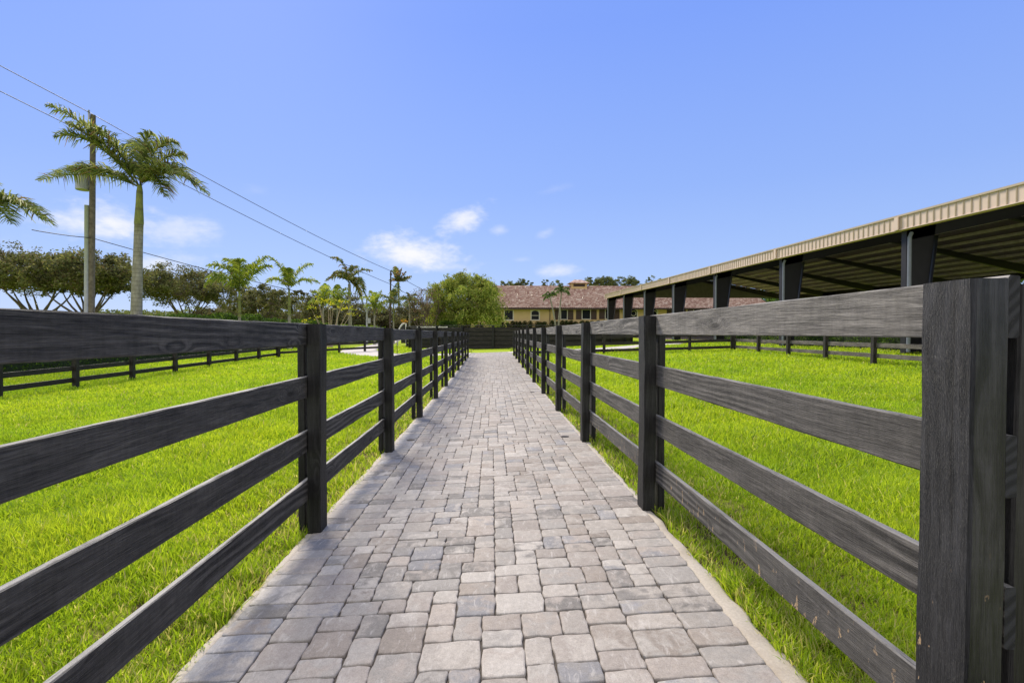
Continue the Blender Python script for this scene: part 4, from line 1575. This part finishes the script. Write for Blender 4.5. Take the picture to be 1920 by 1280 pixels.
def tile_mat():
    m, t, out = mat('mixed clay roof tiles')
    co = t.n('ShaderNodeTexCoord').outputs['Object']
    cell = t.vmath('FLOOR', t.vmath('DIVIDE', co, (0.36, 0.36, 100.0)))
    wn = t.n('ShaderNodeTexWhiteNoise', noise_dimensions='3D')
    t.put(wn.inputs['Vector'], cell)
    big = t.noise(co, 0.25, 3.0, 0.6)
    f = t.math('ADD', t.math('MULTIPLY', wn.outputs['Value'], 0.62), t.math('MULTIPLY', big, 0.30))
    col = t.ramp(f, [(0.15, (0.28, 0.16, 0.125)), (0.4, (0.40, 0.25, 0.195)), (0.65, (0.52, 0.375, 0.30)), (0.9, (0.68, 0.585, 0.49)), (1.0, (0.46, 0.42, 0.42))])
    principled(t, out, col, 0.75, big, 0.1, 0.01, 0.3)
    return m


M['stucco'] = stucco()
M['tile'] = tile_mat()
M['trim_white'] = simple('off white window surround', (0.72, 0.68, 0.58), 0.7, 0.06, 5, 0.1)
M['shutter'] = simple('dark brown shutter', (0.075, 0.045, 0.035), 0.6, 0.2, 8, 0.2)
M['fascia_brown'] = simple('dark brown fascia', (0.05, 0.032, 0.026), 0.6, 0.2, 8, 0.1)
M['glass'] = simple('dark window glass', (0.012, 0.015, 0.02), 0.25, 0.2, 2, 0.0, spec=0.15)
W = XB - XA
LW = 2 * RUN
# front wall with real openings
OPEN = [  # px0, px1, py_top, py_bot, arched, frame, shutters
    (898, 914, 583, 600, 0), (946.5, 961.5, 582, 599, 0), (996.5, 1010.5, 582, 599, 1), (1052, 1063, 581, 598, 2), (1092, 1106.5, 581, 597.5, 2), (1135.5, 1149.5, 580.5, 597, 2),
    (1181.5, 1194, 580, 596.5, 3), (1222, 1232, 580, 596.5, 3), (1262, 1274, 580, 596.5, 2)]
ops = []
for (a_, b_, c_, d_, k_) in OPEN:
    x0, z1 = bl(a_, c_)
    x1, z0 = bl(b_, d_)
    z1 = min(z1, eave_z - .18)
    ops.append((x0, x1, z0, z1, k_))
for i in range(6):
    x0 = ops[-1][0] + 3.6
    ops.append((x0, x0 + 1.15, ops[-1][2], ops[-1][3], 2))
b = MB()
cur = 0.0
for (x0, x1, z0, z1, k_) in ops:
    b.box(cur, x0, 0, .25, -.8, eave_z)
    b.box(x0, x1, 0, .25, -.8, z0)
    b.box(x0, x1, 0, .25, z1, eave_z)
    cur = x1
b.box(cur, W, 0, .25, -.8, eave_z)
b.box(0, .25, .25, LW, -.8, eave_z)
b.box(W - .25, W, .25, LW, -.8, eave_z)
b.box(.25, W - .25, LW - .25, LW, -.8, eave_z)
rz_in = ridge_z - 0.35
b.add([(0.02, 0, eave_z), (0.02, LW, eave_z), (0.02, RUN, rz_in)], [(0, 1, 2)])
b.add([(W - .02, 0, eave_z), (W - .02, LW, eave_z), (W - .02, RUN, rz_in)], [(0, 2, 1)])
b.build('wall', M['stucco'], barn)
for (x0, x1, z0, z1, k_) in ops:
    wroot = None
    fr = MB()
    t_ = .16 if k_ != 2 else .12
    fr.box(x0 - t_, x0, -.04, .12, z0 - t_, z1 + t_ * .6)
    fr.box(x1, x1 + t_, -.04, .12, z0 - t_, z1 + t_ * .6)
    fr.box(x0, x1, -.04, .12, z0 - t_, z0)
    fr.box(x0, x1, -.04, .12, z1, z1 + t_ * .6)
    if k_ in (1, 3):                               # arched head: fill the two upper corners
        n = 8
        cx, rr = (x0 + x1) / 2, (x1 - x0) / 2
        hz_ = rr * .62
        for sg in (-1, 1):
            for i in range(n):
                a0, a1 = math.pi / 2 * i / n, math.pi / 2 * (i + 1) / n
                xa_, xb_ = cx + sg * rr * math.sin(a0), cx + sg * rr * math.sin(a1)
                za_, zb_ = z1 - hz_ + hz_ * math.cos(a0), z1 - hz_ + hz_ * math.cos(a1)
                lo_, hi_ = (xa_, xb_) if xa_ < xb_ else (xb_, xa_)
                fr.box(lo_, hi_, -.038, .10, min(za_, zb_), z1)
    if k_ == 1:
        fr.box(x0, x1, .0, .06, (z0 + z1) / 2 - .12, (z0 + z1) / 2 - .04)
    frame = fr.build('window_frame', M['trim_white'], barn)
    g = MB()
    g.box(x0 + .002, x1 - .002, .13, .16, z0 + .002, z1 - .002)
    g.build('pane', M['glass'], frame)
    if k_ == 3:
        g = MB()
        cx, cz = (x0 + x1) / 2, z0 + (z1 - z0) * .55
        g.tube([(cx + .42 * math.cos(an), -.02, cz + .42 * math.sin(an)) for an in np.linspace(0, 2 * math.pi, 17)], .05, 6)
        g.build('round_ornament', M['trim_white'], frame)
    if k_ == 2:
        for sg in (-1, 1):
            xs_ = x0 - .14 - .95 if sg < 0 else x1 + .14
            g = MB()
            g.box(xs_, xs_ + .95, -.06, -.002, z0 - .1, z1 + .02)
            for q_ in range(12):
                zz = z0 + (z1 - z0) * (q_ + .3) / 12
                g.box(xs_ + .08, xs_ + .87, -.085, -.061, zz, zz + .045)
            g.build('shutter', M['shutter'], barn)
# roof as rows of curved tiles
def tiled(x0, x1, y0, y1, z0, z1, name, parent, flip=False, per=.30, row=.36):
    nxp = int((x1 - x0) / per) * 6 + 1
    nr = int(abs(y1 - y0) / row)
    xs_ = np.linspace(x0, x1, nxp)
    prof = 0.095 * np.abs(np.sin(np.pi * (xs_ - x0) / per)) ** .8
    Vv = []
    for r_ in range(nr):
        for e_ in (0, 1):
            s_ = (r_ + e_) / nr
            y_ = y0 + (y1 - y0) * s_
            z_ = z0 + (z1 - z0) * s_ + (0.035 if e_ == 0 else 0.0)
            Vv.append(np.stack([xs_, np.full(nxp, y_), z_ + prof], 1))
    Vv = np.concatenate(Vv)
    Qv = []
    ids = np.arange(2 * nr * nxp).reshape(2 * nr, nxp)
    qa = np.stack([ids[:-1, :-1].ravel(), ids[:-1, 1:].ravel(), ids[1:, 1:].ravel(), ids[1:, :-1].ravel()], 1)
    me = np_mesh(name, Vv, qa if not flip else qa[:, ::-1])
    return link(name, me, M['tile'], parent)


roof = tiled(-.7, W + .7, -OVH, RUN, eave_z - .02, ridge_z, 'roof', barn, per=.36)
tiled(-.7, W + .7, LW + OVH, RUN + .002, eave_z - .02, ridge_z, 'rear_roof', barn, flip=True)
b = MB()
b.box(-.68, W + .68, -OVH, -OVH + .05, eave_z - .24, eave_z - .035)
b.box(-.68, W + .68, -OVH + .05, -.002, eave_z - .10, eave_z - .06)
for i in range(int(W / .6)):
    b.box(i * .6, i * .6 + .09, -OVH + .051, -.001, eave_z - .22, eave_z - .101)
b.build('eave', M['fascia_brown'], barn)
b = MB()
b.tube([(-.7, RUN, ridge_z + .02), (W + .7, RUN, ridge_z + .02)], .13, 8)
b.build('ridge_tiles', M['tile'], barn)
dpx = bl(1031, 590)[0]
b = MB()
b.tube([(dpx, -.08, -.2), (dpx, -.08, eave_z - .2)], .06, 8)
b.build('downpipe', M['fascia_brown'], barn)
# cupola
cx0, cx1 = at(1071, 535, 93).x - ox, at(1100, 535, 93).x - ox
cz1 = at(1085, 531, 93).z - oz
cup = MB()
for (xa_, xb_) in ((cx0, cx0 + .35), (cx1 - .35, cx1)):
    cup.box(xa_, xb_, RUN - 1.3, RUN + 1.3, ridge_z - .9, cz1)
cup.box(cx0 + .35, cx1 - .35, RUN - 1.3, RUN + 1.3, ridge_z - .9, ridge_z - .12)
cup.box(cx0 + .35, cx1 - .35, RUN - 1.3, RUN + 1.3, cz1 - .12, cz1)
cupo = cup.build('cupola', M['stucco'], barn)
b = MB()
for i in range(7):
    z_ = ridge_z - .12 + (cz1 - ridge_z) * i / 7
    b.box(cx0 + .352, cx1 - .352, RUN - 1.2, RUN - 1.14, z_, z_ + .07)
b.box(cx0 + .352, cx1 - .352, RUN - 1.0, RUN - .9, ridge_z - .12, cz1 - .12)
b.build('louvre', M['shutter'], cupo)
b = MB()
cm = (cx0 + cx1) / 2
A_ = [(cx0 - .5, RUN - 1.9, cz1), (cx1 + .5, RUN - 1.9, cz1), (cx1 + .5, RUN + 1.9, cz1), (cx0 - .5, RUN + 1.9, cz1)]
B_ = [(cm - .7, RUN, cz1 + .75), (cm + .7, RUN, cz1 + .75)]
b.add(A_ + B_, [(0, 1, 5, 4), (1, 2, 5), (2, 3, 4, 5), (3, 0, 4), (3, 2, 1, 0)])
b.build('cupola_roof', M['tile'], cupo)

# shrubs along the barn wall
ORD = 'first second third fourth fifth sixth seventh eighth ninth tenth eleventh twelfth thirteenth fourteenth fifteenth sixteenth seventeenth eighteenth nineteenth twentieth twenty-first twenty-second twenty-third twenty-fourth twenty-fifth twenty-sixth twenty-seventh twenty-eighth twenty-ninth'.split()
BUSH = [(0.030, 0.055, 0.018), (0.045, 0.075, 0.022), (0.07, 0.035, 0.025), (0.055, 0.09, 0.03)]
SH = [(893, 603), (903, 603), (927, 603), (932, 602), (941, 603), (951, 603), (961, 601), (968, 602), (975, 602), (984, 601), (994, 601), (1008, 602), (1014, 603), (1021, 602), (1036, 600), (1044, 602), (1055, 600), (1062, 600),
      (1071, 600), (1079, 602), (1092, 600), (1101, 601), (1110, 601), (1122, 600), (1133, 600), (1146, 600), (1158, 601), (1172, 600), (1190, 600)]
for i, (px, py) in enumerate(SH):
    Yb = 83.4
    x = at(px, 600, Yb).x
    zb = gzf(x, Yb)
    hh = at(px, py, Yb).z - zb
    o = empty('wall_shrub', (x, Yb, zb))
    tag(o, ORD[i] + ' small dark shrub along the yellow barn wall, counted from the weeping tree', 'shrub', 'shrubs along the barn wall')
    nn_ = 420
    P = rng.standard_normal((nn_, 3)) * np.array((.26, .26, 0))
    P[:, 2] = hh * rng.random(nn_) ** .8 * np.exp(-(P[:, 0] ** 2 + P[:, 1] ** 2) * 1.5)
    v_, q_, c_ = leaf_quads(P, .26, palette(nn_, BUSH) * rng.uniform(.8, 1.2), asp=.35)
    link('leaves', np_mesh('leaves', v_, q_, None, c_), M['leaf'], o)
    b = MB()
    b.tube([(0, 0, -.1), (0, 0, hh * .6)], [.05, .02], 5)
    b.build('stem', M['bark_dark'], o)

# trees behind the barn and behind the arena
BT_ = [(952, 118, 16, 530, 'low green tree top left above the barn ridge'), (975, 120, 15, 527, 'second green tree top above the barn ridge from the weeping tree'), (995, 118, 7, 528, 'smallest tree top above the barn ridge'),
       (1022, 122, 8, 524, 'thin sparse tree top above the ridge left of the small palms'), (1046, 120, 18, 528, 'sparse tree top left of the barn cupola'), (1112, 116, 22, 519, 'round green tree top right of the barn cupola'),
       (1138, 118, 22, 520, 'round green tree top between cupola and arena roof'), (1163, 122, 12, 522, 'spiky tree top left of the arena roof end'), (1187, 120, 20, 521, 'tree top just above the end of the arena roof'),
       (1222, 124, 12, 520, 'small dark tree top over the low end of the arena roof')]
for (px, Y, hw, top, lab) in BT_:
    p = at(px, 624, Y)
    zb = gzf(p.x, Y)
    h = at(px, top, Y).z - zb
    sparse = px in (995, 1022, 1046, 1163, 1222)
    tree('background_tree', lab, (p.x, Y, zb), hw * Y / F * 1.15, h + (.7 if sparse else .3), h * .55, stems=4, nleaf=2600 if sparse else 8500, size=0.34, cols=[(0.11, 0.14, 0.05), (0.16, 0.19, 0.07), (0.22, 0.23, 0.10), (0.08, 0.10, 0.045)], clumps=34 if sparse else 60, spread=.36, group='trees behind the barn', domed=False)
for i, (X0, Y_, r_, h_, lab) in enumerate([(62, 96, 9.5, 11, 'green tree seen under the arena roof, beside the barn end'), (70, 82, 10, 11, 'green tree seen under the arena roof, next nearer'), (76, 70, 10, 11, 'green tree seen under the arena roof between the second and third column'),
                                      (80, 58, 10, 11, 'green tree seen under the arena roof behind the near column'), (86, 46, 9, 10.5, 'green tree behind the arena, hidden mostly by the big near post'), (66, 110, 7, 10, 'green tree behind the far end of the barn')]):
    tree('background_tree', lab, (X0, Y_, gzf(X0, Y_)), r_, h_, 0.3, stems=5, nleaf=12000, size=0.50, cols=HG, clumps=80, spread=.5, group='trees beyond the arena', domed=False)

# ------------------------------------------------------------------ covered arena
M['spout'] = simple('blue grey downspout', (0.20, 0.215, 0.27), 0.5, 0.1, 5, 0.1)
M['arena_sand'] = simple('arena sand', (0.42, 0.33, 0.24), 0.95, 0.2, 3, 0.3)
M['steel'] = simple('dark painted steel', (0.013, 0.012, 0.018), 0.5, 0.25, 3, 0.05)
M['purlin'] = simple('grey galvanised purlins', (0.62, 0.56, 0.55), 0.5, 0.15, 3, 0.05)
M['sheet'] = simple('underside of roof sheets', (0.165, 0.132, 0.150), 0.6, 0.2, 2, 0.05)
M['panel'] = simple('tan ribbed metal panel', (0.68, 0.53, 0.43), 0.5, 0.06, 2, 0.05)
M['panel_dark'] = simple('bronze trim', (0.46, 0.37, 0.26), 0.5, 0.06, 2, 0.05)
M['gable'] = simple('green grey gable sheets', (0.13, 0.14, 0.09), 0.6, 0.15, 2, 0.05)
AX, AR, AF = 17.1, 31.0, 45.0
BAY, A0 = 9.0, 11.45
FR = [A0 + BAY * i for i in range(-1, 8)]
sl_ = lambda y: 0.0162 * (y - 20.45)
EH = 4.26 + EYE                                         # underside of the eave at y = 21.1
RH = EH + 2.45
ar = empty('riding_arena', (AX, FR[0], gzf(AX, FR[0])))
tag(ar, 'large open covered riding arena with tan ribbed fascia and dark tapered columns', 'covered arena')
ox, oy, oz = ar.location
YE = FR[-1] + .4
YS = FR[0] - .4


def ap(x, y, z):
    return (x - ox, y - oy, z + sl_(y) - oz)


def slab(b, x0, x1, y0, y1, z0a, z0b, th):
    """sheet between x0 and x1 whose underside is at z0a, z0b"""
    b.hexa([ap(x0, y0, z0a), ap(x1, y0, z0b), ap(x1, y1, z0b), ap(x0, y1, z0a)], [ap(x0, y0, z0a + th), ap(x1, y0, z0b + th), ap(x1, y1, z0b + th), ap(x0, y1, z0a + th)])


def beam(b, x0, x1, y, zb0, zt0, zb1, zt1, w):
    b.hexa([ap(x0, y - w, zb0), ap(x1, y - w, zb1), ap(x1, y + w, zb1), ap(x0, y + w, zb0)], [ap(x0, y - w, zt0), ap(x1, y - w, zt1), ap(x1, y + w, zt1), ap(x0, y + w, zt0)])


RT = 0.31
ribbon('arena_floor', [(AX + .9, y, AF - .9, y) for y in np.linspace(FR[0], FR[-1], 40)], M['arena_sand'], zoff=0.006)
b = MB()
slab(b, AX - .25, AR, YS, YE, EH + RT + .20, RH + RT + .20, .05)
slab(b, AR + .001, AF + .25, YS, YE, RH + RT + .20, EH + RT + .20, .05)
b.build('roof', M['sheet'], ar)
for side in (0, 1):
    for i in range(9):
        s_ = (i + .55) / 9.2
        x = (AX + (AR - AX) * s_) if side == 0 else (AF - (AF - AR) * s_)
        z = EH + RT + (RH - EH) * s_
        b = MB()
        b.hexa([ap(x - .045, YS, z), ap(x + .045, YS, z), ap(x + .045, YE, z), ap(x - .045, YE, z)], [ap(x - .045, YS, z + .20), ap(x + .045, YS, z + .20), ap(x + .045, YE, z + .20), ap(x - .045, YE, z + .20)])
        b.build('purlin', M['purlin'], ar)
for y in FR:
    for side in (0, 1):
        xe, sg = (AX, 1) if side == 0 else (AF, -1)
        zg = gzf(xe, y) - sl_(y) - .3
        b = MB()
        wt_, wb_ = 1.34, 0.66
        ztop = EH + RT - .02
        # web and two flanges of the tapered column
        x0, x1b, x1t = xe, xe + sg * wb_, xe + sg * wt_
        b.hexa([ap(x0, y - .012, zg), ap(x1b, y - .012, zg), ap(x1b, y + .012, zg), ap(x0, y + .012, zg)], [ap(x0, y - .012, ztop), ap(x1t, y - .012, ztop), ap(x1t, y + .012, ztop), ap(x0, y + .012, ztop)])
        b.hexa([ap(x0 - sg * .02, y - .13, zg), ap(x0, y - .13, zg), ap(x0, y + .13, zg), ap(x0 - sg * .02, y + .13, zg)], [ap(x0 - sg * .02, y - .13, ztop), ap(x0, y - .13, ztop), ap(x0, y + .13, ztop), ap(x0 - sg * .02, y + .13, ztop)])
        b.hexa([ap(x1b, y - .13, zg), ap(x1b + sg * .02, y - .13, zg), ap(x1b + sg * .02, y + .13, zg), ap(x1b, y + .13, zg)], [ap(x1t, y - .13, ztop - .5), ap(x1t + sg * .02, y - .13, ztop - .5), ap(x1t + sg * .02, y + .13, ztop - .5), ap(x1t, y + .13, ztop - .5)])
        b.build('column', M['steel'], ar)
        b = MB()
        xr = AR - sg * .012
        beam(b, xe + sg * .03, xr, y, EH - .45, EH + RT - .01, RH + .05, RH + RT - .01, .012)
        beam(b, xe + sg * 1.37, xr, y, EH - .22, EH - .20, RH + .03, RH + .05, .10)
        b.build('rafter', M['steel'], ar)
# eave beam, gutter line, fascia with ribs
b = MB()
slab(b, AX - .06, AX + .02, YS, YE, EH - .02, EH - .02, .5)
slab(b, AX + .021, AX + .55, YS, YE, EH + .28, EH + .35, .03)
slab(b, AF - .1, AF + .1, YS, YE, EH - .05, EH - .05, .80)
b.build('eave_beam', M['steel'], ar)
FX = AX - .34
FB, FT = EH - .02, EH + .50
b = MB()
slab(b, FX, FX + .02, YS, YE, FB, FB, FT - FB)
b.build('fascia', M['panel'], ar)
b = MB()
y = YS + .15
while y < YE:
    b.hexa([ap(FX - .03, y, FB + .001), ap(FX - .001, y - .012, FB + .001), ap(FX - .001, y + .04, FB + .001), ap(FX - .03, y + .028, FB + .001)],
           [ap(FX - .03, y, FT - .001), ap(FX - .001, y - .012, FT - .001), ap(FX - .001, y + .04, FT - .001), ap(FX - .03, y + .028, FT - .001)])
    y += .305
b.build('fascia_rib', M['panel_dark'], ar)['kind'] = 'stuff'
b = MB()
slab(b, FX - .06, FX + .15, YS, YE, FT, FT, .075)
b.build('top_trim', M['panel_dark'], ar)
b = MB()
slab(b, FX - .035, FX + .28, YS, YE, FB - .028, FB - .028, .027)
b.build('bottom_trim', M['panel'], ar)
for y in FR:
    b = MB()
    b.hexa([ap(FX - .10, y - .18, FB - .01), ap(FX - .032, y - .18, FB - .01), ap(FX - .032, y + .02, FB - .01), ap(FX - .10, y + .02, FB - .01)],
           [ap(FX - .10, y - .18, FT - .01), ap(FX - .032, y - .18, FT - .01), ap(FX - .032, y + .02, FT - .01), ap(FX - .10, y + .02, FT - .01)])
    b.build('panel_joint', M['panel'], ar)
    b = MB()
    zg = gzf(AX, y) - sl_(y)
    b.tube([ap(AX + .10, y - .25, FB - .12), ap(AX + .02, y - .24, FB - .32), ap(AX + .02, y - .24, zg + .1)], [.07, .075, .075], 8)
    b.build('downspout', M['spout'], ar, smooth=False)
b = MB()
yb = YE - .05
b.add([ap(AX, yb, EH + .1), ap(AF, yb, EH + .1), ap(AF, yb, EH + RT + .19), ap(AR, yb, RH + RT + .19), ap(AX, yb, EH + RT + .19),
       ap(AX, yb + .04, EH + .1), ap(AF, yb + .04, EH + .1), ap(AF, yb + .04, EH + RT + .19), ap(AR, yb + .04, RH + RT + .19), ap(AX, yb + .04, EH + RT + .19)],
      [(0, 1, 2, 3, 4), (9, 8, 7, 6, 5), (0, 5, 6, 1), (1, 6, 7, 2), (2, 7, 8, 3), (3, 8, 9, 4), (4, 9, 5, 0)])
b.build('gable_wall', M['gable'], ar)

# in-ground light caps set in the pavers
M['cap'] = simple('dark bronze cap', (0.035, 0.028, 0.024), 0.5, 0.2, 30, 0.1)
for lab, x, y in [('dark round cap set in the pavers at the left, beside the second fence post', -1.04, 6.55), ('dark round cap set in the pavers near the right fence, the nearer of two', .925, 6.35), ('dark round cap set in the pavers near the right fence, the farther of two', .90, 11.2)]:
    b = MB()
    z = gzf(x, y)
    tl = 0.04
    for (r0_, zz0, zz1) in ((.052, -.02, .004), (.040, .004, .0065)):
        b.tube([(x, y, z + zz0), (x, y, z + zz1)], r0_, 20)
    o = b.build('light_cap', M['cap'], None, loc=(x, y, z))
    tag(o, lab, 'light cap', 'round caps set in the pavers')
